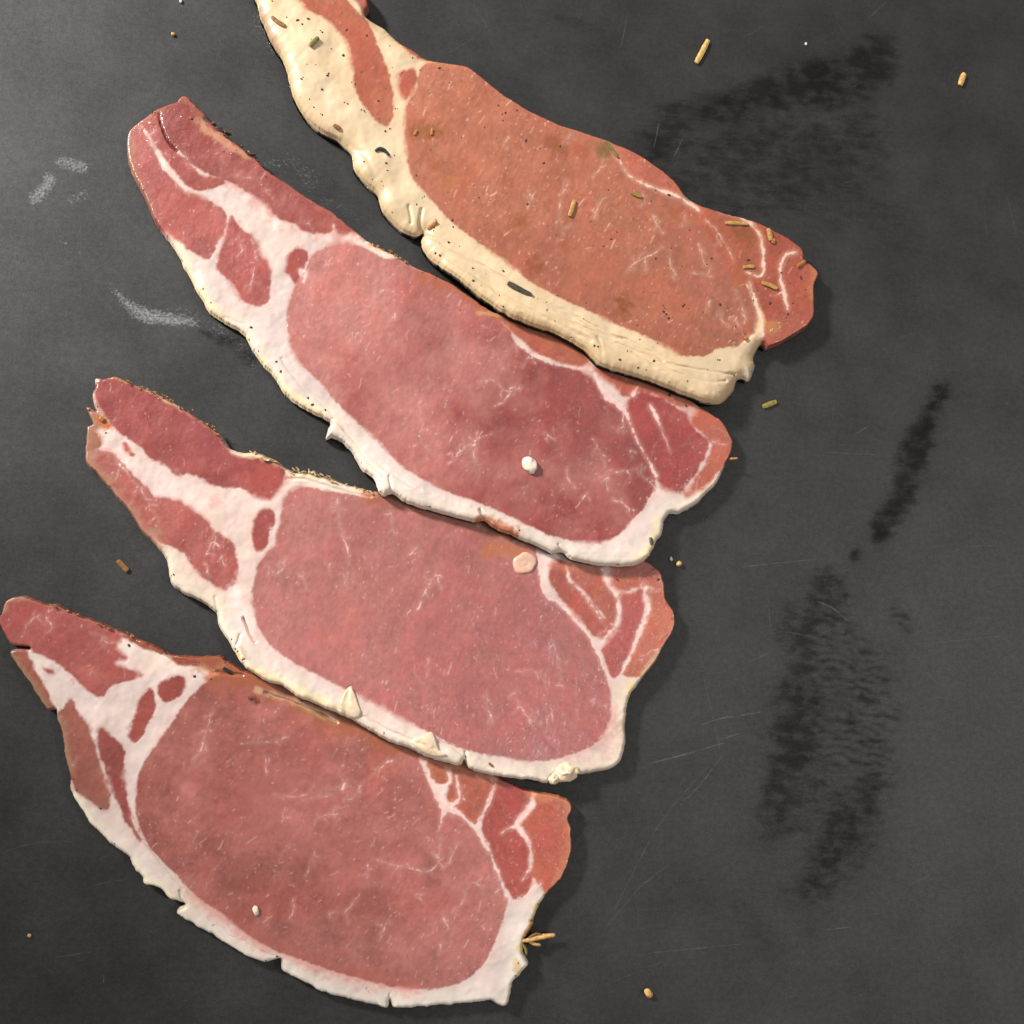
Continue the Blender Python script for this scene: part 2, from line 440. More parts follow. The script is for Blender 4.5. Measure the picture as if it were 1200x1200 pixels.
for p, w, f in (
    ([(895, 30), (883, 38), (872, 42)], 1.4, .5), ([(735, 15), (730, 45), (726, 62)], 1.3, .5), ([(773, 140), (766, 175)], 1.3, .6),
    ([(800, 162), (787, 190)], 1.3, .6), ([(1040, 0), (1015, 25)], 1.3, .4), ([(552, 0), (565, 22), (580, 45)], 1.2, .4),
    ([(820, 850), (845, 842), (894, 834)], 1.8, .75), ([(760, 895), (810, 882), (850, 870)], 1.8, .7), ([(842, 868), (870, 858)], 1.4, .6),
    ([(825, 795), (835, 840), (847, 890)], 1.3, .5), ([(850, 880), (820, 920), (790, 950)], 1.4, .5), ([(830, 897), (770, 970), (705, 1098)], 1.2, .4),
    ([(795, 1005), (750, 1040), (712, 1085)], 1.2, .45), ([(757, 1117), (800, 1113), (870, 1106)], 1.3, .5), ([(965, 1090), (1000, 1086)], 1.3, .5),
    ([(955, 704), (975, 712), (1000, 733)], 1.6, .7), ([(920, 740), (960, 748)], 1.4, .6), ([(965, 530), (1030, 533)], 1.3, .5),
    ([(1000, 510), (1020, 498)], 1.2, .5), ([(977, 465), (975, 500)], 1.1, .4), ([(865, 665), (910, 660), (960, 655)], 1.4, .5),
    ([(1060, 1040), (1090, 1025)], 1.2, .3), ([(1070, 755), (1130, 750), (1200, 742)], 1.1, .4), ([(1085, 815), (1110, 818)], 1.2, .5),
    ([(1100, 650), (1140, 640), (1180, 640)], 1.0, .3), ([(0, 1000), (40, 988), (85, 986)], 1.1, .45), ([(60, 1123), (90, 1118), (108, 1115)], 1.2, .5),
    ([(121, 1140), (122, 1156)], 1.3, .6), ([(110, 1037), (150, 1030)], 1.1, .4), ([(63, 1100), (55, 1085)], 1.0, .3), ([(190, 620), (215, 640)], 1.0, .2),
    ([(20, 30), (60, 90)], 1.0, .2), ([(900, 700), (905, 760)], 1.1, .3), ([(870, 780), (900, 765)], 1.2, .4), ([(720, 1150), (780, 1125)], 1.0, .3),
    ([(1180, 230), (1192, 280)], 1.4, .3), ([(1150, 200), (1158, 300)], 1.0, .2)):
    scratch(p, w, f)
r2 = np.random.default_rng(5)
for k in range(150):
    x, y = r2.uniform(-20, 1220, 2); a = r2.choice([0.35, 0.45, 1.2, 2.4]) + r2.normal(0, .25); l = r2.uniform(12, 60)
    scratch([(x, y), (x + math.cos(a) * l / 2 + r2.normal(0, 1), y - math.sin(a) * l / 2), (x + math.cos(a) * l, y - math.sin(a) * l)], r2.uniform(.7, 1.1), r2.uniform(.08, .3))
sc = mesh_obj('scratches', SV, SF, scratch_material(), board, smooth=False, extra={'faint': SA})
tag(sc, 'fine pale knife scratches in the board', kind='stuff')
# ------------------------------------------------------------------ traced shapes of the four slices (photograph pixels)
EYE, STREAK, CAP = 'eye_muscle', 'streak_muscle', 'cap_muscle'
SL = {}
SL[1] = dict(
 label='orange-tinged peppered slice with thick cream fat, uppermost, cut off by the top edge',
 T=6.0, w=3.0, wf=21.0, jag=0.7, zmap=7.5, fat=(224, 195, 154), fat2=(230, 204, 168), vein=(238, 200, 178),
 out=[(296,-20),(300,-4),(304,12),(310,27),(319,45),(329,60),(337,81),(343,105),(358,132),(376,148),(394,157),(412,174),(415,192),(430,210),(443,223),(448,240),(460,255),(475,267),(488,271),(497,268),(495,278),(497,288),(508,303),(535,325),(565,350),(596,371),(620,381),(650,392),(683,410),(701,428),(730,438),(754,445),(775,453),(805,465),(826,471),(847,471),(862,457),(868,443),(874,440),(883,443),(890,426),(889,414),(897,400),(904,405),(925,396),(949,381),(958,366),(958,333),(964,318),(955,307),(947,303),(943,288),(928,276),(907,265),(880,252),(847,244),(823,235),(805,222),(793,208),(772,191),(751,177),(727,165),(706,157),(680,149),(647,137),(623,126),(595,108),(568,87),(550,74),(520,67),(502,64),(487,54),(466,40),(454,28),(430,13),(433,3),(430,-10),(420,-25)],
 muscles=[
  (STREAK,[(345,-12),(361,9),(379,18),(395,33),(407,51),(413,72),(415,93),(421,111),(430,126),(445,141),(455,145),(460,135),(461,117),(457,87),(448,60),(439,39),(427,18),(409,0),(398,-14),(370,-30)],(202,122,90),(184,98,74),.5),
  (STREAK,[(412,-12),(420,2),(430,14),(440,4),(432,-24)],(186,112,92),(166,90,75),.3),
  (STREAK,[(466,40),(490,52),(512,66),(498,67),(484,61),(472,51)],(196,118,96),(178,96,78),.4),
  (STREAK,[(467,84),(475,79),(487,79),(489,90),(484,105),(475,115),(469,105),(467,93)],(196,108,84),(178,90,70),.5),
  (EYE,[(497,74),(514,69),(538,66),(566,78),(602,108),(650,131),(710,152),(775,185),(802,226),(820,243),(829,255),(844,273),(856,291),(862,303),(868,320),(878,336),(886,355),(890,372),(886,388),(876,398),(866,404),(856,405),(841,408),(826,417),(811,418),(796,417),(769,402),(739,387),(715,378),(685,363),(664,354),(640,342),(620,330),(602,314),(572,292),(545,271),(521,250),(506,232),(485,208),(478,190),(475,160),(474,135),(478,117),(487,102),(490,87)],(189,110,82),(176,100,78),1.0),
  (CAP,[(775,185),(797,205),(807,222),(790,224),(770,217),(750,208),(735,192),(726,178),(722,163)],(200,118,94),(190,106,86),.7),
  (CAP,[(822,236),(850,242),(868,253),(885,264),(893,280),(896,300),(896,324),(882,330),(866,328),(854,308),(846,293),(834,276),(822,260),(812,244)],(192,108,84),(182,98,72),.6),
  (CAP,[(880,248),(910,262),(935,276),(955,295),(972,318),(966,370),(930,402),(904,412),(897,397),(898,375),(890,355),(881,335),(895,324),(898,300),(895,276),(886,262)],(194,104,80),(176,84,64),.6)],
 veins=[([(715,168),(727,186),(739,204),(757,214),(781,223),(802,231),(822,245)],[1,1.5,2,4,4,8,3]),([(829,255),(844,273),(856,291),(862,303)],[2,4,4,2]),
  ([(847,245),(865,250),(883,262),(893,276),(896,300),(895,321),(877,318)],[5,4,6,4,4,3,3]),([(934,294),(922,298),(917,312),(917,327),(920,339),(925,361)],[4,5,4,4,5,2]),([(920,339),(912,346)],[3,1]),
  ([(880,330),(889,357),(895,375),(893,392),(880,402)],[2,5,9,12,14]),([(863,339),(871,357),(876,372)],[1,3,4]),([(736,315),(748,304),(763,297),(778,288)],[1.5,2.5,3,3.5]),([(757,300),(758,314)],[2,1]),([(787,292),(787,309),(793,321)],[3,2.5,1]),
  ([(821,284),(821,293)],[3,3]),([(823,290),(828,312)],[2,.6]),([(805,250),(806,260)],[3,2]),([(832,352),(833,358)],[4,2]),([(664,210),(658,237),(658,255),(662,279)],[1,2,1.5,.8]),([(660,165),(670,155)],[2,2]),
  ([(698,252),(702,240),(712,228)],[1.5,2,1]),([(752,242),(757,228)],[2,1]),([(766,250),(778,272)],[1,1.5]),([(619,244),(624,228),(630,222)],[1.2,2,1]),([(695,206),(705,196),(710,178)],[1,1.5,1]),([(845,362),(848,372),(856,380)],[2,3,1]),([(815,318),(835,322)],[1.5,1.5]),([(860,372),(868,378)],[3,2]),
  ([(590,168),(596,158)],[1.5,2]),([(560,360),(570,350)],[1,1])],
 grooves=[([(497,270),(515,282),(530,292),(560,310),(596,330),(620,347),(668,370),(710,391),(740,402),(775,424)],1.6,.9),([(640,366),(685,387),(724,405),(760,420),(790,429),(826,435),(862,438)],1.4,.8),([(495,243),(492,255),(497,270)],2,1.2),([(480,240),(482,258)],2,.7),([(400,160),(425,178),(440,205)],3,.5),([(520,300),(560,328),(600,356),(640,376),(690,402)],2.0,.7),([(740,415),(780,436),(820,448),(850,447)],1.8,.6),([(700,398),(704,425)],2,.5)],
 bumps=[(365,45,22,2.2),(360,95,30,2.0),(395,140,24,1.2),(437,192,20,1.6),(460,235,16,1.5),(455,205,10,.8),(835,450,22,1.4),(350,15,18,1.0)],
 tints=[([(492,152),(510,150)],11,(160,92,44),.8),([(510,189),(512,190)],7,(168,96,50),.5),([(527,211),(530,212)],11,(180,110,62),.45),([(593,212),(594,213)],8,(170,92,56),.5),([(608,256),(609,257)],12,(160,86,46),.6),([(604,276),(605,277)],9,(176,98,60),.4),([(662,282),(663,286)],8,(166,88,52),.5),([(624,309),(626,312)],12,(156,80,44),.7),([(731,356),(731,362)],11,(150,78,40),.75),([(650,165),(655,170)],15,(160,86,46),.6),([(680,172),(685,178)],10,(178,92,60),.45),([(708,173),(709,176)],9,(120,100,40),.6),([(789,243),(793,245)],10,(172,92,56),.55),([(868,268),(882,275)],12,(150,82,42),.7),([(904,380),(910,382)],8,(214,150,80),.5),([(870,330),(866,318)],8,(176,96,50),.4),
  ([(305,5),(314,30),(322,48)],7,(170,140,110),.7),([(500,70),(568,80),(640,130),(720,160)],7,(206,128,88),.5),([(955,300),(962,318),(956,340)],8,(206,128,80),.7),([(880,440),(888,425)],7,(196,178,160),.8),([(596,371),(650,392),(690,415)],5,(196,160,112),.6),([(540,330),(570,355)],5,(206,176,130),.5)],
 nstroke=520, ang=(62, 28))
SL[2] = dict(
 label='longest pink slice, second from the top, with a white crumb on its lean',
 T=4.6, w=3.2, wf=8.0, jag=0.9, zmap=5.0, fat=(236, 219, 202), fat2=(226, 204, 196), vein=(234, 196, 188),
 out=[(208,117),(212,111),(220,112),(229,121),(244,135),(259,151),(280,168),(301,183),(310,195),(337,213),(364,232),(388,246),(409,262),(427,276),(442,286),(463,297),(487,311),(510,321),(534,333),(555,348),(576,362),(600,368),(630,376),(680,397),(728,425),(775,443),(803,462),(828,478),(846,491),(855,505),(861,518),(858,532),(852,544),(843,565),(831,577),(819,589),(807,596),(798,601),(787,601),(780,610),(777,625),(769,635),(759,652),(747,661),(729,665),(708,664),(684,661),(666,656),(657,649),(645,649),(627,641),(604,631),(579,621),(566,612),(555,613),(528,606),(495,597),(474,589),(459,580),(450,583),(444,579),(438,561),(423,549),(414,531),(402,517),(388,511),(382,513),(385,501),(387,493),(369,484),(348,472),(333,459),(324,444),(309,427),(295,408),(286,390),(262,376),(244,363),(232,342),(217,315),(205,291),(191,273),(181,258),(172,237),(163,219),(154,201),(148,180),(149,153),(163,139),(178,129),(190,123)],
 muscles=[
  (STREAK,[(186,118),(189,138),(192,152),(198,168),(211,178),(229,195),(241,201),(259,208),(280,219),(301,231),(319,249),(331,258),(346,261),(358,271),(373,273),(388,272),(391,263),(397,273),(418,272),(432,272),(388,235),(337,203),(300,172),(259,140),(229,105),(212,98)],(172,86,78),(152,64,58),.6),
  (STREAK,[(176,122),(187,128),(190,150),(197,168),(210,180),(229,198),(236,206),(259,209),(264,214),(250,219),(235,223),(220,219),(205,201),(191,183),(179,167),(169,151),(163,138)],(182,92,80),(168,78,70),.5),
  (STREAK,[(140,155),(162,140),(169,153),(178,169),(183,183),(196,203),(214,221),(232,228),(250,237),(262,246),(266,254),(264,268),(256,285),(250,297),(244,304),(235,301),(220,292),(205,279),(192,273),(176,258),(166,235),(160,215),(152,193),(140,180)],(190,106,98),(174,88,82),.7),
  (STREAK,[(271,253),(283,267),(295,277),(305,294),(313,306),(317,321),(316,345),(311,355),(301,357),(286,354),(277,342),(265,327),(254,312),(256,297),(265,273)],(184,98,92),(176,88,84),.9),
  (STREAK,[(337,306),(340,297),(349,291),(358,295),(360,303),(356,313),(349,318),(350,330),(346,333),(341,324),(334,319)],(184,92,84),(170,78,72),.4),
  (EYE,[(370,294),(391,284),(409,283),(430,292),(454,303),(470,300),(490,306),(512,316),(560,346),(590,360),(597,385),(606,403),(627,418),(651,428),(675,433),(693,439),(702,451),(720,469),(735,484),(750,514),(762,538),(769,556),(768,571),(760,586),(750,601),(738,613),(726,625),(708,635),(690,638),(666,635),(639,628),(612,616),(582,601),(558,591),(540,585),(510,573),(486,558),(465,543),(450,525),(429,504),(405,483),(387,462),(372,444),(357,432),(345,417),(339,399),(336,375),(339,354),(345,335),(354,322),(361,304)],(203,126,117),(152,68,64),1.0),
  (CAP,[(598,384),(609,394),(627,412),(651,422),(675,427),(686,425),(690,418),(682,404),(660,380),(620,362),(594,360)],(194,106,84),(180,92,74),.5),
  (CAP,[(697,432),(720,430),(760,436),(806,456),(815,470),(806,478),(790,474),(770,462),(750,458),(733,464),(720,452),(709,444)],(196,106,86),(182,90,74),.6),
  (CAP,[(737,468),(750,461),(774,467),(795,479),(806,483),(808,494),(819,508),(829,518),(827,532),(816,553),(807,565),(800,576),(793,578),(780,572),(769,560),(762,546),(750,525),(738,502),(733,484)],(188,94,86),(164,64,62),.6),
  (CAP,[(813,487),(826,476),(850,488),(866,510),(866,528),(856,536),(850,544),(840,556),(825,570),(810,579),(804,580),(811,567),(823,550),(833,532),(836,520),(823,507),(812,496)],(200,112,88),(186,96,78),.6)],
 veins=[([(694,514),(705,532),(714,553),(732,551),(747,551),(759,563),(771,574)],[4,3,3,3,3,2.5,3]),([(714,553),(712,574)],[2.5,1]),([(552,523),(561,514),(577,509)],[2.5,3,2]),([(525,543),(549,522),(561,513)],[1,2,2.5]),([(555,520),(557,540)],[2.5,1.5]),
  ([(582,477),(590,470),(597,462)],[3,4,4]),([(561,447),(579,447),(597,460),(610,455)],[1.5,2,2.5,1]),([(412,388),(413,396)],[4,3]),([(409,400),(413,394)],[1,2]),([(463,366),(463,374)],[3,2]),([(762,475),(771,493),(780,514),(786,529)],[5,4,3,1]),
  ([(720,585),(745,600)],[2,3]),([(735,598),(742,612)],[2,2]),([(640,508),(650,516)],[1.5,2]),([(738,528),(745,531)],[2,2]),([(663,550),(668,568)],[3,2]),([(682,584),(688,578)],[2,2]),([(612,430),(620,418)],[2,4]),([(730,480),(731,505)],[3,.8]),([(735,484),(740,500),(750,522),(760,540),(769,558)],[4,2.5,1.6,2,4.2]),
  ([(697,436),(703,452),(720,470),(732,482)],[5,9,10,7]),([(742,462),(748,452)],[5,3]),([(690,415),(693,434)],[4,6]),([(800,478),(810,486)],[3,3]),([(835,518),(850,520)],[4,1]),
  ([(211,178),(229,197)],[1,2]),([(254,288),(262,276),(268,256)],[5,3,1.5]),([(250,300),(253,306)],[6,8]),([(295,280),(300,300),(296,320),(292,340)],[2,1.5,1.5,2]),([(278,300),(285,290)],[1,1]),([(163,143),(178,168),(190,184)],[1.2,1,2.5]),([(355,330),(358,318),(352,316)],[3,5,3]),([(310,222),(321,233)],[1,1.5]),([(366,268),(362,258)],[2,1]),([(276,205),(295,208)],[1,1]),([(600,384),(608,404),(628,419),(652,428)],[2,3.5,3,3]),([(440,345),(450,338)],[1,1.6]),([(596,384),(588,378)],[2,2])],
 grooves=[([(178,130),(186,135),(190,150),(197,166),(208,177)],1.0,1.3),([(390,490),(410,510),(430,540),(450,560)],1.5,.5),([(330,420),(350,447),(380,475),(420,520),(450,550),(490,577)],2,.35),([(456,560),(459,580)],1.5,.9),([(566,610),(560,600)],1.6,1.2),([(657,650),(652,640)],1.2,.8),([(262,372),(285,380),(300,400)],2,.5)],
 bumps=[(390,500,10,.7),(449,572,9,.8),(250,335,20,.5),(750,640,16,.6),(310,250,40,-.4)],
 tints=[([(216,112),(250,140),(285,170),(305,188)],8,(176,96,74),.7),([(232,142),(262,166),(290,182)],6,(214,150,112),.75),([(240,137),(262,152),(282,170),(300,184)],3.6,(52,40,36),.75),([(186,132),(190,150),(197,166),(206,176)],2.2,(110,34,20),.75),([(310,195),(364,232),(409,262),(427,276)],5,(176,98,74),.6),([(436,284),(463,298),(500,318)],5,(206,160,120),.75),([(500,318),(540,338),(580,364),(605,372)],16,(184,100,70),.75),([(560,366),(592,370)],3,(222,168,110),.6),([(152,150),(150,180),(156,200),(176,250)],7,(176,120,92),.7),([(163,138),(190,123),(212,113)],6,(190,104,78),.7),
  ([(600,372),(640,395),(690,420)],14,(188,106,76),.6),([(745,450),(790,462),(830,482),(852,505)],9,(196,104,76),.6),([(560,613),(580,618),(600,626)],8,(170,92,52),.8),([(769,610),(762,640),(745,655)],6,(222,200,150),.5),([(861,512),(857,535)],5,(192,112,80),.6),([(300,420),(330,455),(375,487)],7,(232,206,160),.6),([(205,291),(232,342),(262,376),(290,398)],8,(236,208,160),.6),([(260,190),(330,240),(400,268)],20,(186,104,92),.4),([(785,515),(795,525)],18,(160,58,56),.5),([(230,255),(255,270)],14,(192,88,80),.5)],
 nstroke=620, ang=(60, 40))
SL[3] = dict(
 label='pink slice, third from the top, with two fat flaps and a round fat knob',
 T=4.6, w=3.0, wf=8.0, jag=0.9, zmap=5.0, fat=(237, 221, 202), fat2=(230, 205, 196), vein=(234, 196, 186),
 out=[(110,441),(122,442),(134,440),(152,447),(176,455),(194,465),(218,480),(242,495),(260,510),(269,523),(284,529),(302,529),(320,536),(338,549),(347,553),(356,550),(360,553),(368,549),(374,556),(389,559),(407,567),(437,574),(474,577),(528,594),(579,610),(627,627),(680,648),(730,650),(758,656),(773,667),(780,685),(782,700),(792,718),(792,736),(782,754),(770,775),(752,799),(740,817),(735,844),(735,868),(731,889),(719,901),(700,905),(680,908),(656,909),(647,910),(641,917),(626,914),(590,910),(560,904),(548,899),(543,890),(539,896),(524,893),(500,886),(479,877),(455,868),(431,855),(419,848),(407,840),(386,832),(377,828),(365,822),(350,817),(332,804),(314,798),(293,786),(281,774),(269,753),(257,735),(252,717),(236,705),(218,697),(203,687),(199,681),(196,665),(192,651),(179,636),(164,621),(149,597),(131,576),(113,555),(99,541),(99,522),(101,499),(107,495),(99,477),(102,474),(112,481),(108,472),(107,459),(110,450)],
 muscles=[
  (STREAK,[(113,447),(124,438),(136,436),(176,457),(218,483),(242,498),(258,513),(270,530),(285,535),(302,536),(318,541),(332,549),(333,556),(329,567),(317,585),(302,582),(284,573),(272,571),(257,571),(242,564),(221,555),(209,558),(191,544),(179,540),(167,525),(149,513),(134,501),(122,486),(113,474),(111,458)],(154,66,64),(178,92,86),.7),
  (STREAK,[(94,470),(104,470),(116,483),(128,500),(113,504),(119,519),(113,526),(94,530),(92,498)],(178,124,98),(168,112,86),.3),
  (STREAK,[(116,527),(134,532),(149,550),(173,571),(180,580),(194,583),(212,588),(230,600),(245,612),(254,624),(272,636),(278,654),(278,678),(266,690),(251,687),(239,678),(227,666),(215,648),(191,636),(176,630),(158,622),(143,602),(120,575),(94,548),(94,533)],(190,108,98),(176,92,86),.9),
  (STREAK,[(145,519),(151,522),(157,533),(152,535),(145,528)],(196,104,90),(180,90,80),.2),
  (STREAK,[(299,606),(308,597),(317,596),(322,603),(321,615),(315,621),(314,636),(308,645),(300,645),(296,633),(297,618)],(180,90,86),(170,80,76),.4),
  (EYE,[(329,612),(330,591),(338,577),(353,569),(380,574),(410,579),(437,583),(470,574),(528,588),(579,604),(602,614),(627,640),(632,673),(638,697),(656,706),(674,727),(689,745),(699,763),(707,781),(714,802),(716,820),(716,841),(707,862),(695,874),(674,883),(650,890),(620,892),(590,887),(560,882),(530,873),(500,857),(464,838),(422,816),(392,801),(362,786),(335,771),(314,753),(302,732),(296,708),(296,690),(302,663),(314,645),(321,639),(323,627)],(190,116,109),(180,100,97),1.0),
  (CAP,[(645,668),(652,658),(664,660),(665,676),(680,694),(695,709),(707,724),(719,737),(715,744),(704,749),(692,740),(677,722),(660,701),(648,688)],(190,100,84),(178,86,74),.6),
  (CAP,[(668,662),(690,655),(704,660),(710,684),(721,700),(724,714),(719,729),(709,722),(697,706),(682,690),(669,677)],(192,104,84),(180,90,74),.6),
  (CAP,[(718,660),(730,648),(758,650),(776,663),(786,688),(773,690),(755,685),(737,691),(726,692),(718,682)],(198,110,88),(186,96,76),.5),
  (CAP,[(728,697),(740,695),(753,691),(753,700),(758,712),(752,730),(743,754),(734,772),(727,787),(719,792),(713,784),(707,766),(708,757),(719,748),(728,730),(730,712)],(190,96,88),(178,82,76),.6),
  (CAP,[(759,693),(770,691),(786,696),(800,718),(800,740),(784,758),(767,776),(755,792),(743,792),(731,789),(740,772),(750,748),(762,721),(762,703)],(204,116,88),(190,100,80),.5)],
 veins=[([(396,585),(399,618),(407,645),(408,660)],[1.5,3,3.5,1]),([(459,600),(461,624)],[1.5,1]),([(512,672),(497,696),(491,714)],[2,2.5,3]),([(512,672),(517,690)],[2,1]),([(605,787),(626,787),(644,805)],[3,2.5,1]),([(647,751),(653,772),(659,805)],[1.5,2,3]),([(570,811),(572,830),(577,846)],[2,2,1.5]),([(602,812),(618,840),(632,847)],[1,2,1]),([(388,660),(386,675)],[1.5,1.5]),([(402,686),(408,672)],[2,1]),([(330,668),(325,660)],[1,1]),([(312,664),(325,672),(334,662)],[1.5,2,1]),([(362,693),(350,672)],[1,1]),([(502,772),(500,790)],[3,1.5]),([(645,830),(648,845)],[3,3]),([(675,830),(678,843)],[2.5,2]),([(690,822),(715,828)],[2,2]),([(628,790),(632,795)],[3,3]),([(480,650),(488,642)],[3,3]),
  ([(634,660),(636,680),(642,697),(656,706),(675,727),(690,745),(700,762),(708,783)],[6,9,9,6,5,4,5,4]),([(699,748),(706,742),(718,738)],[1,2,3]),([(664,662),(668,680),(682,695),(697,714),(705,727)],[6,3,2,2,1]),([(708,668),(712,684),(722,698),(726,714),(722,732),(706,752)],[6,5,5,6,5,3]),([(724,695),(740,691),(752,686)],[4,3,3]),([(756,688),(756,700),(760,712),(752,735),(742,760),(730,788)],[5,5,6,5,4,1]),([(770,760),(754,770),(744,778)],[3,2,1]),
  ([(143,548),(150,555),(165,575),(178,596),(184,610)],[3,3,3,2,1]),([(132,531),(140,545)],[3,3]),([(112,530),(122,524),(134,532)],[4,4,4]),([(97,535),(110,537),(113,530)],[3,3,3]),([(248,610),(252,628),(250,645)],[3,2,1]),([(242,650),(250,635),(256,640)],[1,2,2]),([(240,660),(246,675)],[1,1]),([(260,650),(263,668)],[1,1]),([(315,620),(322,618)],[3,3]),([(206,550),(218,562)],[1,2])],
 grooves=[([(286,725),(292,740),(299,753)],1.3,1.2),([(410,805),(405,825),(404,840)],1.5,.8),([(422,836),(450,853),(480,866),(510,878)],1.5,.6),([(512,868),(530,876),(545,888)],1.4,.7),([(545,893),(543,880)],1.6,1.0),([(252,700),(254,720)],1.5,.5),([(336,560),(360,562),(400,575),(434,582)],1.6,.6),([(281,745),(275,765)],1.5,.6)],
 bumps=[(405,822,9,.9),(418,826,8,.6),(500,868,11,1.0),(524,882,8,.4),(386,826,7,.5),(290,780,10,.5),(225,690,14,.5)],
 tints=[([(110,441),(134,440),(176,455),(218,480),(242,495),(260,510)],4.5,(206,160,110),.75),([(160,449),(190,462),(225,484),(255,505)],2.4,(72,52,36),.7),([(262,512),(284,528),(320,536),(345,553),(390,560),(437,575)],6,(214,180,140),.75),([(300,528),(340,548),(400,564)],2.6,(96,82,62),.55),([(115,490),(124,497),(128,500)],5,(206,110,28),.8),([(100,478),(104,500),(100,525),(112,553),(140,588),(165,620),(185,636)],11,(184,130,104),.75),([(437,578),(480,584),(530,600),(590,622)],17,(172,98,68),.75),([(445,577),(520,598),(600,630)],4,(130,62,38),.6),([(310,556),(325,560)],16,(194,86,74),.55),([(220,500),(255,520)],26,(164,72,76),.45),([(570,646),(590,640),(612,648)],10,(196,112,72),.8),([(650,662),(700,664)],7,(200,110,78),.6),([(775,668),(784,690),(794,720),(790,745),(770,775)],7,(206,124,86),.7),([(740,800),(737,815)],4,(210,180,110),.6),([(750,795),(768,772),(784,752)],4,(226,190,150),.6),([(255,585),(253,588)],8,(224,140,140),.5),([(272,690),(290,740)],8,(236,196,190),.5),([(275,765),(290,782),(335,802),(400,832)],6,(226,200,150),.55),([(282,760),(288,772)],5,(150,128,84),.5),([(640,805),(690,850)],40,(196,110,104),.3)],
 nstroke=560, ang=(72, 35))
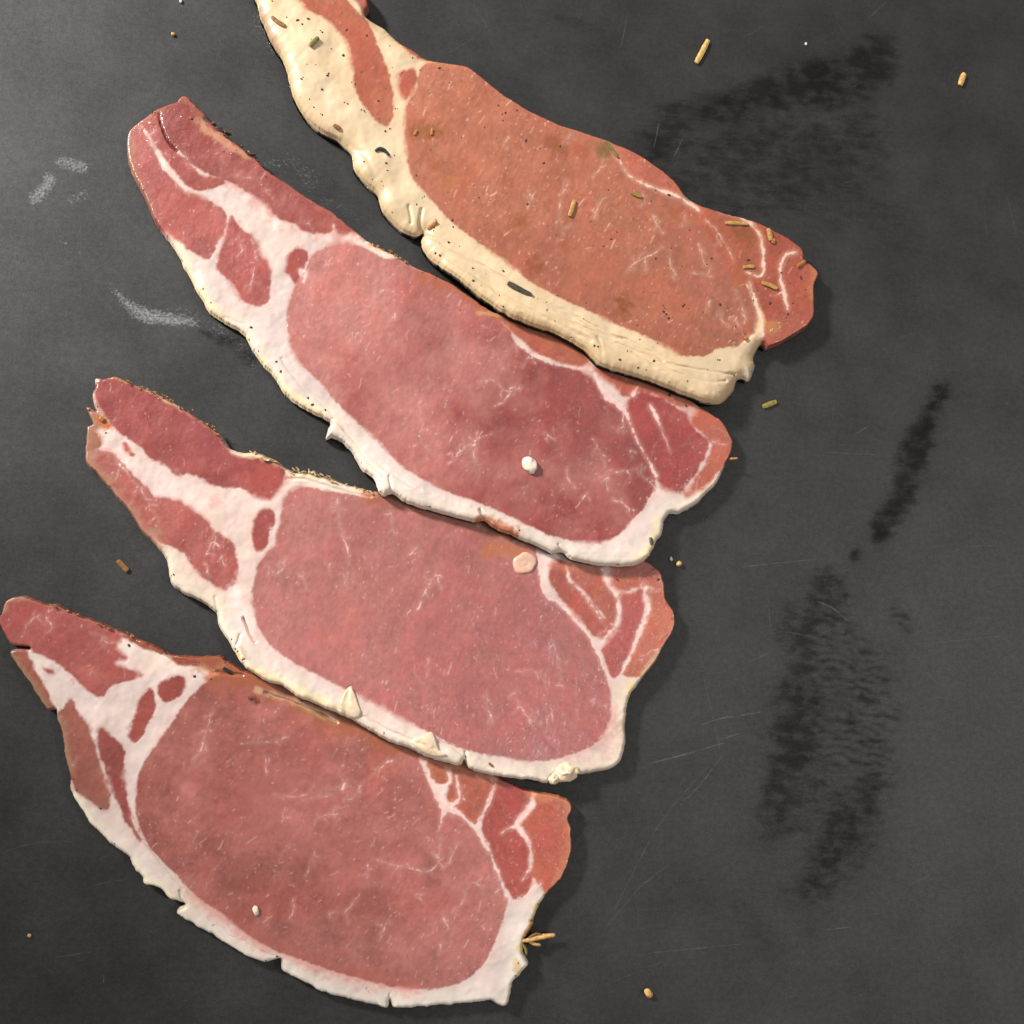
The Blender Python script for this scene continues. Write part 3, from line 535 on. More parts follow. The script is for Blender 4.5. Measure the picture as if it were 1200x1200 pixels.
SL[4] = dict(
 label='pink slice nearest the bottom with notched rind and a herb twig at its corner',
 T=4.6, w=3.0, wf=7.5, jag=1.2, zmap=4.4, fat=(242, 228, 214), fat2=(236, 214, 206), vein=(232, 192, 182),
 out=[(-2,730),(2,713),(9,702),(18,699),(27,698),(54,707),(66,708),(90,719),(120,729),(144,740),(168,750),(192,761),(201,767),(234,769),(255,768),(270,776),(288,786),(320,794),(350,806),(386,820),(431,842),(479,864),(524,882),(545,888),(575,904),(604,919),(628,928),(646,930),(655,933),(667,937),(671,948),(667,960),(671,972),(671,996),(664,1020),(652,1038),(640,1050),(631,1068),(625,1086),(616,1101),(614,1116),(620,1131),(610,1143),(601,1155),(596,1179),(583,1179),(574,1174),(550,1177),(520,1179),(490,1182),(463,1182),(457,1173),(454,1182),(439,1179),(409,1173),(379,1164),(355,1152),(331,1140),(329,1125),(321,1126),(309,1129),(288,1122),(264,1107),(240,1092),(207,1072),(208,1066),(216,1060),(198,1054),(189,1044),(180,1040),(168,1036),(167,1028),(158,1022),(153,1014),(150,1005),(126,987),(105,966),(93,948),(82,927),(81,909),(75,885),(72,858),(66,843),(65,832),(54,831),(33,800),(18,779),(11,763),(34,759.5),(11,754),(3,741)],
 muscles=[
  (STREAK,[(-8,720),(8,696),(27,692),(90,713),(146,738),(142,752),(138,760),(149,771),(137,776),(150,784),(167,791),(150,798),(132,804),(120,815),(108,812),(96,801),(75,782),(60,773),(39,763),(18,758),(-4,740)],(188,104,96),(172,84,80),.7),
  (STREAK,[(146,738),(172,748),(200,762),(234,764),(258,762),(274,773),(294,786),(266,792),(246,785),(230,780),(208,779),(196,770),(170,760),(146,748)],(176,98,72),(160,80,58),.4),
  (STREAK,[(8,763),(30,762),(36,773),(42,788),(54,809),(60,821),(65,829),(60,840),(28,808),(6,775)],(176,104,90),(164,92,78),.4),
  (STREAK,[(68,836),(84,819),(90,833),(105,851),(111,872),(117,893),(124,914),(129,929),(127,947),(120,948),(108,941),(90,926),(80,908),(66,884),(62,848)],(180,112,96),(170,98,84),.5),
  (STREAK,[(115,857),(120,852),(129,863),(144,875),(145,896),(147,920),(150,944),(159,965),(168,983),(165,987),(153,971),(141,947),(132,926),(123,902),(115,875)],(164,82,76),(174,92,84),.5),
  (STREAK,[(156,848),(163,821),(174,806),(181,812),(183,827),(174,851),(159,869),(151,863)],(184,94,82),(170,80,72),.4),
  (STREAK,[(186,803),(198,795),(213,793),(218,800),(210,815),(195,824),(186,816)],(178,92,80),(164,76,68),.4),
  (STREAK,[(51,783),(63,785),(64,789),(55,788)],(190,104,94),(180,90,80),.2),
  (EYE,[(234,806),(250,793),(275,788),(300,784),(386,814),(431,836),(479,858),(494,880),(490,888),(499,909),(508,927),(520,945),(538,954),(556,972),(571,993),(580,1017),(589,1038),(595,1053),(592,1068),(583,1095),(571,1122),(556,1140),(535,1153),(508,1159),(472,1158),(430,1149),(385,1136),(340,1120),(327,1116),(294,1098),(264,1074),(234,1053),(210,1029),(186,1005),(171,987),(162,966),(159,939),(162,909),(171,890),(192,860),(216,824)],(170,92,82),(192,114,106),1.0),
  (CAP,[(502,898),(508,882),(524,886),(525,914),(514,918),(506,912)],(196,116,84),(184,100,72),.4),
  (CAP,[(529,915),(534,886),(560,896),(578,918),(572,939),(562,957),(556,966),(544,953),(532,944),(524,935)],(198,112,88),(184,96,78),.5),
  (CAP,[(582,918),(590,908),(622,922),(622,928),(619,942),(607,957),(601,969),(610,978),(619,996),(619,1020),(624,1034),(610,1052),(601,1052),(590,1032),(581,1011),(574,993),(566,972),(569,954),(578,933)],(188,92,82),(176,80,74),.6),
  (CAP,[(627,933),(648,922),(676,930),(680,960),(680,1000),(670,1030),(648,1056),(637,1045),(629,1032),(623,1024),(625,1002),(619,984),(611,969),(617,957),(629,942)],(206,114,88),(192,90,76),.5)],
 veins=[([(458,891),(442,903),(424,918),(412,939)],[4,3.5,2.5,1]),([(520,951),(515,969)],[7,2]),([(515,969),(514,1008),(502,1020),(475,1017),(442,1008)],[2,2.6,2.6,1.8,1.2]),([(514,1005),(508,1000)],[5,3]),([(432,1012),(430,1032)],[3,1]),([(421,1047),(404,1071)],[1.5,2.5]),([(454,1077),(445,1104)],[2,1.5]),([(370,996),(358,1026)],[2,1.2]),([(521,1076),(524,1088)],[4,2]),([(488,1048),(496,1056)],[4,2]),([(321,930),(348,932),(375,928),(402,921)],[1.5,2.5,2,1.5]),([(360,984),(369,963),(380,956),(396,954)],[1.5,2.5,3,2]),([(282,872),(306,870),(330,868)],[2,2,1]),([(330,962),(332,952),(345,950)],[2,2.5,1]),([(310,885),(312,905)],[1.5,2]),([(404,918),(400,925)],[6,3]),([(240,870),(228,890)],[2,1]),([(250,830),(235,880)],[1,1.6]),([(390,930),(350,940)],[1,1.6]),([(515,1107),(518,1114)],[3,2]),([(545,1045),(540,1060),(530,1066)],[1,2,1]),([(527,1010),(530,1000),(536,990)],[2,2,1]),([(385,1070),(388,1075)],[3,2]),([(580,1046),(588,1040),(590,1034)],[4,3,2]),([(340,1075),(345,1060)],[2,1]),([(558,1036),(566,1040)],[2,1]),
  ([(496,888),(502,905),(510,925),(522,946),(540,955)],[3,5,10,11,6]),([(540,955),(556,970),(570,992),(574,1000)],[4,5,6,3]),([(580,1014),(589,1040),(596,1054)],[4,4,5]),([(534,910),(538,935),(530,944)],[4,4,8]),([(546,936),(540,934)],[3,2]),([(580,918),(572,942),(562,960),(557,970)],[5,4,5,3]),([(626,928),(617,950),(606,964),(612,975),(621,990),(621,1015),(612,1032)],[9,9,8,7,5,3,1]),([(606,966),(588,976)],[5,1]),([(634,1034),(622,1048),(608,1054)],[2,7,9]),([(524,900),(528,915)],[8,6]),
  ([(105,741),(118,745),(126,753),(150,752)],[2,2.5,2,1]),([(54,724),(64,736)],[2,1]),([(28,741),(34,728),(48,722)],[1,2,1]),([(106,782),(112,792)],[3,1]),([(118,902),(124,912)],[1.5,2]),([(155,955),(160,972),(168,985)],[5,4,2]),([(200,1025),(208,1035)],[2,1]),([(158,966),(163,952)],[3,2]),([(84,896),(92,885)],[1,1])],
 grooves=[([(12,757),(34,759)],1.0,1.0),([(210,1044),(216,1060)],1.3,.9),([(328,1125),(331,1138)],1.2,.8),([(456,1165),(457,1175)],1.2,.8),([(250,1085),(290,1108),(320,1120)],1.5,.5),([(146,745),(170,756),(200,770),(250,786),(285,790)],1.6,.7),([(310,812),(350,825),(395,845)],2.0,1.0),([(168,985),(190,1012),(215,1042)],1.3,.5),([(430,1160),(445,1175)],1.4,.5)],
 bumps=[(350,820,9,.7),(210,788,8,.5),(605,1100,14,.8),(608,1135,10,.6),(175,1038,6,.5),(60,740,30,.5)],
 tints=[([(2,715),(10,702),(28,699)],6,(206,150,116),.6),([(30,699),(66,709),(120,729),(170,751)],4.0,(186,116,88),.6),([(66,709),(110,726),(150,742)],2.0,(92,60,46),.5),([(236,782),(248,784),(262,780)],5,(214,186,140),.6),([(252,786),(300,798),(345,816),(400,844),(470,868)],19,(176,98,62),.85),([(295,818),(300,822)],5,(112,48,12),.75),([(300,808),(345,822),(395,846)],4.5,(226,190,150),.5),([(345,828),(395,850)],2.4,(168,118,60),.4),([(420,848),(470,874),(500,890)],7,(190,104,64),.7),([(11,764),(20,781),(36,802),(56,830)],7,(170,126,96),.75),([(66,840),(72,866),(80,905)],9,(176,134,104),.75),([(82,920),(100,930),(122,944)],6,(170,110,88),.4),([(505,890),(540,900),(580,914)],8,(200,116,74),.7),([(625,930),(668,940),(670,975),(670,1000),(655,1035)],10,(208,130,92),.7),([(635,985),(640,990)],14,(204,84,78),.45),([(590,935),(600,945)],12,(190,74,70),.45),([(632,1062),(622,1090),(610,1110)],6,(206,180,120),.7),([(624,1082),(616,1100)],5,(120,88,40),.7),([(605,1125),(606,1140)],5,(178,146,80),.6),([(669,958),(668,962)],5,(140,96,40),.7),([(85,935),(120,985),(160,1020),(200,1052)],7,(226,212,180),.6),([(230,1050),(300,1098),(400,1140),(480,1156)],12,(198,104,90),.4),([(96,790),(110,800)],14,(206,110,100),.5),([(300,930),(400,990)],60,(204,120,114),.3)],
 nstroke=760, ang=(58, 38))
# ------------------------------------------------------------------ build the slices (lowest first, each drapes over the one before)
G = 1.0
PXM = 0.28 * MM
HG = Raster(-60, -60, 1260, 1260, 4.0)
HMAP = np.zeros_like(HG.X)
SURF = {}

def build_slice(k):
    global HMAP
    S = SL[k]
    seed = 100 * k
    P, ix = catmull(S['out'], True, 1.6)
    d = np.roll(P, -1, 0) - np.roll(P, 1, 0); d /= np.hypot(d[:, 0], d[:, 1])[:, None] + 1e-9
    nrm = np.stack((d[:, 1], -d[:, 0]), -1)
    s = np.cumsum(np.hypot(*(P - np.roll(P, 1, 0)).T))
    j = fbm(s, s * 0 + 3.3, 9, seed + 1, 3) + 0.6 * np.abs(fbm(s, s * 0 + 7.7, 3.5, seed + 5, 2)) * (fbm(s, s * 0 + 1.7, 60, seed + 8, 2) > 0.0)
    P = P + nrm * (j * S['jag'])[:, None]
    ra = Raster(P[:, 0].min() - 4, P[:, 1].min() - 4, P[:, 0].max() + 4, P[:, 1].max() + 4, G)
    X, Y = ra.X, ra.Y
    ins = ra.inside(P)
    D, NX, NY = ra.dist(P, 34.0, True, near=True)
    # ---- muscles: signed distances, labels, colours
    wob = fbm(X, Y, 7, seed + 11, 3); wob2 = fbm(X, Y, 3.2, seed + 15, 2)
    low = fbm(X, Y, 70, seed + 21, 3); mid = fbm(X, Y, 22, seed + 25, 3); hi = fbm(X, Y, 4.2, seed + 29, 3); mid2 = fbm(X, Y, 34, seed + 33, 2); fing = fbm(X, Y, 13, seed + 37, 4)
    fat = mix(np.broadcast_to(lin(S['fat']), X.shape + (3,)), np.broadcast_to(lin(S['fat2']), X.shape + (3,)), sstep(4, 26, D + 5 * mid)) * 0.87
    fat = fat * (1 + 0.08 * mid + 0.05 * mid2 + 0.03 * hi)[..., None]
    # faint yellowish / pinkish clouds of the fat itself
    fat = mix(fat, fat * np.array([1.0, .925, .83]), 0.55 * sstep(0.0, 0.8, low))
    fat = mix(fat, fat * np.array([.97, .85, .82]), 0.35 * sstep(0.1, 0.8, -low + .3 * mid))
    colr = fat
    lab = np.full(X.shape, 0)
    lean = np.zeros(X.shape); spk = np.zeros(X.shape); eye_sd = np.full(X.shape, -30.0); msd = np.full(X.shape, -30.0)
    for n, (nm, poly, c1, c2, sp) in enumerate(S['muscles']):
        Q, _ = catmull(poly, True, 2.5)
        m = ra.inside(Q)
        dd = ra.dist(Q, 26.0, True)
        sd = np.where(m, dd, -dd)
        msd = np.maximum(msd, sd)
        if nm == EYE: eye_sd = np.maximum(eye_sd, sd)
        lab[m & (lab == 0)] = n + 1
        so = (1.5 if nm == EYE else 1.9) + 3.6 * sstep(0.0, 0.9, mid2)
        a = sstep(-so, so, sd + (0.9 + .25 * so) * 0.7 * wob + 0.8 * wob2 + (0 if nm == EYE else 1.4 * fing + (1.3 if nm == CAP else 0.4)))
        cx_, cy_ = Q.mean(0); sx_ = np.ptp(Q[:, 0]) / 2
        dirf = ((X - cx_) * .8 + (Y - cy_) * .6) / sx_
        f = np.clip(0.5 + 0.5 * low + 0.3 * mid + (0.45 * dirf if nm == EYE else 0), 0, 1)
        mc = mix(np.broadcast_to(lin(c1), X.shape + (3,)), np.broadcast_to(lin(c2), X.shape + (3,)), f)
        mc = mc * (np.array([0.80, 0.84, 0.83]) if nm == EYE else np.array([0.76, 0.70, 0.66]))
        colr = mix(colr, mc, a)
        lean = np.maximum(lean, a); spk = np.maximum(spk, a * sp)
    lean_raw = lean.copy()
    fatpink = np.clip(1 - lean, 0, 1) * sstep(9, 0, -msd + 3 * wob)
    colr = mix(colr, colr * np.array([.98, .86, .85]), 0.55 * fatpink)
    # ---- fine marbling, also painted in for wet glints: many short pale strokes along the grain
    r = np.random.default_rng(seed + 3)
    st = np.zeros(X.shape)
    a0, av = S['ang']
    pool = np.argwhere((spk > 0.25) & ins)
    nst = int(S['nstroke'] * 2.6)
    pick = pool[r.integers(0, len(pool), nst)]
    clump = fbm(X, Y, 46, seed + 41, 2)
    for q, (jj, ii_) in enumerate(pick):
        x, y = X[jj, ii_], Y[jj, ii_]
        cl = clump[jj, ii_]
        if r.random() > 0.55 + 0.5 * cl: continue
        if r.random() > spk[jj, ii_]: continue
        ang = math.radians(a0 + r.normal(0, av * .4) + 30 * low[jj, ii_] + 15 * mid2[jj, ii_])
        big = r.random() < 0.06
        L = r.uniform(6, 13) if big else r.exponential(1.1) + 0.2
        w = r.uniform(0.45, 0.85); amp = 0.10 + 0.55 * r.random() ** 2.4
        pts = [(x, y)]
        nseg = 3 if big else 1
        for b in range(nseg):
            aa = ang + r.normal(0, .22)
            pts.append((pts[-1][0] + math.cos(aa) * L / nseg, pts[-1][1] - math.sin(aa) * L / nseg))
        for b in range(nseg):
            A = np.array(pts[b]); B = np.array(pts[b + 1])
            i0, i1, j0, j1 = ra.win(min(A[0], B[0]) - 3, max(A[0], B[0]) + 3, min(A[1], B[1]) - 3, max(A[1], B[1]) + 3)
            xx = X[j0:j1, i0:i1]; yy = Y[j0:j1, i0:i1]
            dx, dy = B - A
            t = np.clip(((xx - A[0]) * dx + (yy - A[1]) * dy) / (dx * dx + dy * dy + 1e-9), 0, 1)
            e = np.hypot(xx - A[0] - t * dx, yy - A[1] - t * dy)
            sub = st[j0:j1, i0:i1]
            np.maximum(sub, amp * np.exp(-(e / (w * 1.05)) ** 2), out=sub)
    st = st * np.clip(spk * 1.3, 0, 1)
    # grain along the fibres: stretched noise
    ca, sa = math.cos(math.radians(a0)), math.sin(math.radians(a0))
    uu = X * ca - Y * sa; vv = X * sa + Y * ca
    uu = uu + 6 * mid; vv = vv + 6 * low
    gr = fbm(uu / 2.6, vv, 3.0, seed + 51, 2); gr3 = fbm(uu, vv, 2.4, seed + 55, 2)
    tone = 1 + lean * (0.08 * gr + 0.03 * gr3 + 0.085 * hi + 0.10 * mid + 0.05 * fing + 0.08 * mid2)
    # deeper red where the lean is thin on fat, towards the rims of each muscle
    colr = mix(colr, colr * np.array([1.0, .80, .78]), 0.5 * lean * sstep(0.1, 0.9, mid2 - .4 * low))
    colr = colr * tone[..., None]
    vc = lin(S['vein'])
    dots = sstep(0.42, 0.95, gr3 + 0.55 * clump) * spk * 0.04
    colr = mix(colr, np.broadcast_to(vc * 0.95, colr.shape), np.clip(st * 0.9 + dots, 0, 1))
    # ---- traced veins
    vein = np.zeros(X.shape)
    vl = list(S['veins'])
    rb = np.random.default_rng(seed + 9)
    for pts, ws in S['veins']:                       # thin veins throw fine side branches
        if max(ws) > 4.0: continue
        Q, qi = catmull(pts, False, 3.0)
        for _ in range(max(1, int(len(Q) / 4))):
            i = rb.integers(0, len(Q) - 1); t_ = Q[i + 1] - Q[i]
            a_ = math.atan2(t_[1], t_[0]) + rb.choice([-1, 1]) * rb.uniform(.5, 1.3); l_ = rb.uniform(4, 12)
            m_ = Q[i] + np.array([math.cos(a_), math.sin(a_)]) * l_ * .5
            a_ += rb.normal(0, .5)
            vl.append(([tuple(Q[i]), tuple(m_), tuple(m_ + np.array([math.cos(a_), math.sin(a_)]) * l_ * .5)], [1.6, 1.2, .5]))
    for pts, ws in vl:
        Q, qi = catmull(pts, False, 1.8)
        w = np.interp(qi, np.arange(len(pts)), ws) / 2 * (0.66 + 0.5 * fbm(Q[:, 0], Q[:, 1], 14, seed + 67, 2))
        Q = Q + (1.7 if max(ws) <= 4 else 0.9) * np.stack((fbm(Q[:, 0], Q[:, 1], 7, seed + 61, 3), fbm(Q[:, 0], Q[:, 1], 7, seed + 64, 3)), -1)
        sd = ra.dist(Q, 6.0, False, w=w)
        thin = max(ws) <= 4.0
        if thin: sd = sd + 0.45 * w.max()
        v = sstep(0.8, -0.6, sd + 0.5 * wob2 + 0.3 * wob) if thin else sstep(1.0, -0.9, sd + 0.9 * wob2 + 0.7 * wob)
        al = np.clip(0.58 + 0.5 * np.clip(1.3 * wob + .6 * mid, -1, 1), 0, .95) if thin else (0.88 + 0.12 * hi)
        halo = (0.10 if thin else 0.18) * sstep(5.0, 0, sd)
        vein = np.maximum(vein, np.maximum(v * al, halo))
    vein *= (lean > 0.02)
    colr = mix(colr, np.broadcast_to(vc, colr.shape) * (1 + .05 * hi)[..., None], np.clip(vein, 0, 1))
    # ---- cured, browned edges and stains
    for pts, rad, c, a in S['tints']:
        Q, _ = catmull(pts, False, 3.0)
        dd = ra.dist(Q, rad * 2.7, False)
        f = min(1.2 * a, .92) * sstep(1.35, 0.15, dd / rad + 0.5 * wob + 0.25 * wob2)
        # keep marbling faintly visible through the stain
        tc_ = lin(c) * np.where(lean[..., None] > .5, .88, 1.0)
        colr = mix(colr, tc_ * (0.75 + 0.25 * (colr.mean(-1) / 0.35))[..., None].clip(.5, 1.35), f)
    rimf = sstep(3.2, 0.2, D + 1.2 * wob) * 0.18
    colr = mix(colr, colr * np.array([0.90, 0.72, 0.55]), rimf)
    colr = np.clip(colr, 0.004, 0.86)
    # ---- heights (mm)
    T = S['T']
    wloc = np.where((eye_sd < -1) & (lean < .4), S['wf'], S['w'])
    # blend edge widths smoothly (box blur)
    for _ in range(8):
        wloc = (wloc + np.roll(wloc, 3, 0) + np.roll(wloc, -3, 0) + np.roll(wloc, 3, 1) + np.roll(wloc, -3, 1)) / 5
    q = 1 - np.clip(D / wloc, 0, 1)
    e0 = 0.46
    th = T * (e0 + (1 - e0) * np.sqrt(np.clip(1 - q ** 2.2, 0, 1)))
    th = th + 0.36 * low + 0.10 * mid + 0.012 * wob
    th = th + 0.16 * (1 - lean) * np.clip(D / 6, 0, 1) * mid
    th = th + 0.05 * vein * lean + 0.02 * st + lean * (0.008 * gr + 0.016 * wob)
    # a shallow seam where lean meets fat
    th = th - 0.05 * np.exp(-((lean_raw - .5) / .28) ** 2)
    for pts, w, dep in S['grooves']:
        Q, _ = catmull(pts, False, 2.0)
        Q = Q + 1.0 * np.stack((fbm(Q[:, 0], Q[:, 1], 12, seed + 81, 2), fbm(Q[:, 0], Q[:, 1], 12, seed + 84, 2)), -1)
        dd = ra.dist(Q, w * 3.2, False)
        th = th - dep * np.exp(-(dd / w) ** 2) * (0.75 + 0.5 * np.clip(mid, -1, 1)) * (dd < w * 3.1)
    for bx, by, br, bh in S['bumps']:
        th = th + 0.6 * bh * np.exp(-(((X - bx) ** 2 + (Y - by) ** 2) / br ** 2))
    th = np.maximum(th, 0.25 * T)
    # ---- drape over what already lies there
    hm = np.zeros_like(HMAP)
    inH = HG.inside(P)
    Hd = HMAP.copy()
    for sy in (-1, 0, 1):
        for sx in (-1, 0, 1):
            Hd = np.maximum(Hd, np.roll(np.roll(HMAP, sy, 0), sx, 1))
    # only the overlap matters
    dil = inH.copy()
    for _ in range(2):
        dil = dil | np.roll(dil, 1, 0) | np.roll(dil, -1, 0) | np.roll(dil, 1, 1) | np.roll(dil, -1, 1)
    ob = np.where(dil & (Hd > 0), Hd + 0.15, 0.0)
    Bm = ob.copy()
    for it in range(420):
        av_ = (np.roll(Bm, 1, 0) + np.roll(Bm, -1, 0) + np.roll(Bm, 1, 1) + np.roll(Bm, -1, 1)) / 4
        # free edges: do not let the flat board outside the footprint pull the sheet down
        Bm = np.maximum(np.maximum(av_ * 0.999 - 0.0015, ob), 0.0)
        if it % 1 == 0:
            out_ = ~dil
            Bm[out_] = np.minimum(Bm[out_], av_[out_])
    bot = sample_raster(HG, Bm, X, Y) + 0.05
    Z = bot + th
    zin = np.where(ins, Z, 0)
    # write the top into the height map
    near_h = np.maximum.reduceat(np.maximum.reduceat(np.pad(zin, ((0, 1), (0, 1))), np.arange(0, ra.ny, 1), 0), np.arange(0, ra.nx, 1), 1)[:ra.ny, :ra.nx]
    ihx = np.clip(((ra.X - HG.x0) / HG.g + .5).astype(int), 0, HG.nx - 1); ihy = np.clip(((ra.Y - HG.y0) / HG.g + .5).astype(int), 0, HG.ny - 1)
    np.maximum.at(hm, (ihy, ihx), zin)
    HMAP = np.maximum(HMAP, hm)
    SURF[k] = (ra, Z, ins, S['zmap'], D)
    # ---- mesh
    VX = X.copy(); VY = Y.copy()
    cell = ins[:-1, :-1] & ins[1:, :-1] & ins[:-1, 1:] & ins[1:, 1:]
    used = np.zeros(X.shape, int); full = np.zeros(X.shape, int)
    for dj in (0, 1):
        for di in (0, 1):
            used[dj:ra.ny - 1 + dj, di:ra.nx - 1 + di] += cell
    bnd = (used > 0) & (used < 4) & (D < 2.2 * G)
    VX[bnd] = NX[bnd]; VY[bnd] = NY[bnd]
    Z = np.where(bnd, np.minimum(Z, bot + T * e0), Z)
    wx, wy = pix2world(VX, VY, S['zmap'] * MM)
    cx, cy = pix2world(P[:, 0].mean(), P[:, 1].mean(), S['zmap'] * MM)
    wx = wx - cx; wy = wy - cy
    V3 = np.stack((wx, wy, Z * MM), -1)
    # smooth normals over the whole slice, shared across parts
    tu = np.gradient(V3, axis=1); tv = np.gradient(V3, axis=0)
    N = np.cross(tv, tu); N *= np.sign(N[..., 2:3] + 1e-20); N /= np.linalg.norm(N, axis=-1, keepdims=True) + 1e-15
    vid = np.arange(ra.ny * ra.nx).reshape(ra.ny, ra.nx)
    cl = np.where(cell, lab[:-1, :-1], -1)
    # tiny orphan cells: give a majority look with the opposite corner
    root = bpy.data.objects.new('bacon_slice', None); COL.objects.link(root)
    root.location = (cx, cy, 0); root.empty_display_size = 0.02
    tag(root, S['label'], 'bacon', 'bacon slices laid out on the board')
    Vf = V3.reshape(-1, 3); Nf = N.reshape(-1, 3); Cf = colr.reshape(-1, 3); Bf = (bot * MM).ravel()
    Bf = np.where(bnd.ravel(), np.minimum(Bf, Vf[:, 2] - 0.0004), Bf)
    for p in range(len(S['muscles']) + 1):
        m = cl == p
        if m.sum() < 4: continue
        c00 = vid[:-1, :-1][m]; c10 = vid[:-1, 1:][m]; c01 = vid[1:, :-1][m]; c11 = vid[1:, 1:][m]
        top = np.stack((c01, c11, c10, c00), -1)
        # walls round the part: outer rim for all, inner seams only for the muscles
        pad = np.pad(cl, 1, constant_values=-1)
        E = []
        for (dj, di, a, b) in ((-1, 0, vid[:-1, 1:], vid[:-1, :-1]), (1, 0, vid[1:, :-1], vid[1:, 1:]), (0, -1, vid[:-1, :-1], vid[1:, :-1]), (0, 1, vid[1:, 1:], vid[:-1, 1:])):
            nb = pad[1 + dj:pad.shape[0] - 1 + dj, 1 + di:pad.shape[1] - 1 + di]
            sel = m & ((nb == -1) if p == 0 else (nb != p))
            E.append(np.stack((a[sel], b[sel]), -1))
        E = np.concatenate(E)
        ids, inv = np.unique(top, return_inverse=True); inv = inv.reshape(top.shape)
        loc = np.full(vid.size, -1); loc[ids] = np.arange(len(ids))
        nt_ = len(ids)
        eu = np.unique(E)
        # wall: own copies of the top rim, a bulged middle ring and the foot ring
        lw = np.full(vid.size, -1); lw[eu] = np.arange(len(eu))
        ne = len(eu)
        Vt = Vf[ids]
        w1 = Vf[eu].copy(); w2 = Vf[eu].copy()
        w2[:, 2] = Bf[eu]
        verts = np.concatenate((Vt, w1, w2))
        cols = np.concatenate((Cf[ids], Cf[eu], Cf[eu] * 0.97))
        a, b = lw[E[:, 0]] + nt_, lw[E[:, 1]] + nt_
        walls = np.stack((b, a, a + ne, b + ne), -1)
        # outward wall normals
        hn = np.zeros((len(eu), 3))
        ev = Vf[E[:, 1]] - Vf[E[:, 0]]
        en = np.stack((-ev[:, 1], ev[:, 0], np.zeros(len(ev))), -1)
        np.add.at(hn, lw[E[:, 0]], en); np.add.at(hn, lw[E[:, 1]], en)
        hn /= np.linalg.norm(hn, axis=1, keepdims=True) + 1e-15
        # orient away from the part
        cen = (Vf[c00] + Vf[c11]).mean(0) / 2
        if p == 0 or True:
            # left-hand rule of the edge order fixes the side; test one edge
            pass
        rim = hn * 0.8 + np.array([0, 0, .6]); rim /= np.linalg.norm(rim, axis=1, keepdims=True)
        norms = np.concatenate((Nf[ids], rim, hn))
        name = 'fat' if p == 0 else S['muscles'][p - 1][0]
        o = mesh_obj(name, verts, np.concatenate((inv, walls)), FAT if p == 0 else MEAT, root, cols=cols, normals=norms)
    return root
ROOT = {}
for k in (4, 3, 2, 1):
    ROOT[k] = build_slice(k)
# ------------------------------------------------------------------ herbs, pepper, crumbs and flaps
def surf_z(k, px, py):
    if k == 0: return 0.0
    ra, Z, ins, zm, D = SURF[k]
    return float(sample_raster(ra, Z, px, py)) * MM
def place(k, px, py, dz=0.0):
    zm = 0.0 if k == 0 else SURF[k][3] * MM
    x, y = pix2world(px, py, zm)
    return np.array([float(x), float(y), surf_z(k, px, py) + dz])

HM = {
 'gold': simple_material('dried_needle_gold', (178, 138, 78), 0.5),
 'straw': simple_material('dried_needle_straw', (206, 164, 100), 0.5),
 'olive': simple_material('dried_needle_olive', (138, 122, 58), 0.5),
 'dark': simple_material('dark_leaf', (74, 70, 52), 0.5),
 'black': simple_material('black_leaf', (40, 42, 36), 0.5),
 'green': simple_material('green_leaf', (112, 106, 48), 0.5),
 'amber': simple_material('amber_needle', (170, 106, 50), 0.5),
 'brown': simple_material('brown_needle', (132, 92, 48), 0.5)}
PEPPER = simple_material('crushed_pepper', (66, 48, 34), 0.6, 0.6, 1500.0)
CRUMB = simple_material('white_fat_crumb', (236, 220, 200), 0.4, 0.06)
GREY_FAT = simple_material('clear_fat', (216, 174, 148), 0.3, 0.10, 500.0, 0.5)
FLAP = simple_material('cream_fat_flap', (226, 202, 170), 0.42, 0.10)
FRAY = simple_material('frayed_rind', (148, 112, 76), 0.5, 0.45)

def needle_mesh(pts, w, flat=0.62, taper=0.75, seed=0, groove=True):
    """cut needle: 8-sided swept body with blunt ends and a groove on top; pts world (n,3)"""
    r = np.random.default_rng(seed)
    pts = np.asarray(pts); n = len(pts); m = 8
    V = []; F = []
    t = np.gradient(pts, axis=0); t /= np.linalg.norm(t, axis=1, keepdims=True)
    for i in range(n):
        s = np.cross(t[i], (0, 0, 1)); s /= np.linalg.norm(s)
        u = np.cross(s, t[i])
        e = abs(i / (n - 1) - .5) * 2
        q = w / 2 * (1 - (1 - taper) * e ** 3) * (1 + r.normal(0, .05))
        for j in range(m):
            a = 2 * math.pi * (j + .5) / m
            rr = q * (0.80 if groove and j in (1, 2) else 1.0)
            V.append(pts[i] + s * math.cos(a) * rr + u * math.sin(a) * rr * flat)
    for i in range(n - 1):
        for j in range(m):
            F.append((i * m + j, i * m + (j + 1) % m, (i + 1) * m + (j + 1) % m, (i + 1) * m + j))
    F.append(tuple(range(m - 1, -1, -1))); F.append(tuple((n - 1) * m + j for j in range(m)))
    return np.array(V), F
def needle(k, px_pts, wpx, mat, label, name='herb_needle', lift=0.30, group=None, parent=None, smooth=True):
    w = wpx * PXM
    P, _ = catmull(px_pts, False, max(1.5, np.hypot(px_pts[-1][0] - px_pts[0][0], px_pts[-1][1] - px_pts[0][1]) / 6))
    W = np.array([place(k, a, b) for a, b in P])
    # straight bits bridge the bumps below them
    zz = np.polyval(np.polyfit(np.arange(len(W)), W[:, 2], 1), np.arange(len(W)))
    W[:, 2] = np.maximum(zz, W[:, 2] - 0.0002) + w * lift
    V, F = needle_mesh(W, w, seed=int(px_pts[0][0]))
    base = np.array([W[:, 0].mean(), W[:, 1].mean(), W[:, 2].min() - w * lift]) if parent is None else np.array(parent.location)
    o = mesh_obj(name, V - base, F, HM[mat], parent, smooth=False)
    if parent is None:
        o.location = base
        tag(o, label, 'herb', group)
    return o
GH = 'dried herb needles'
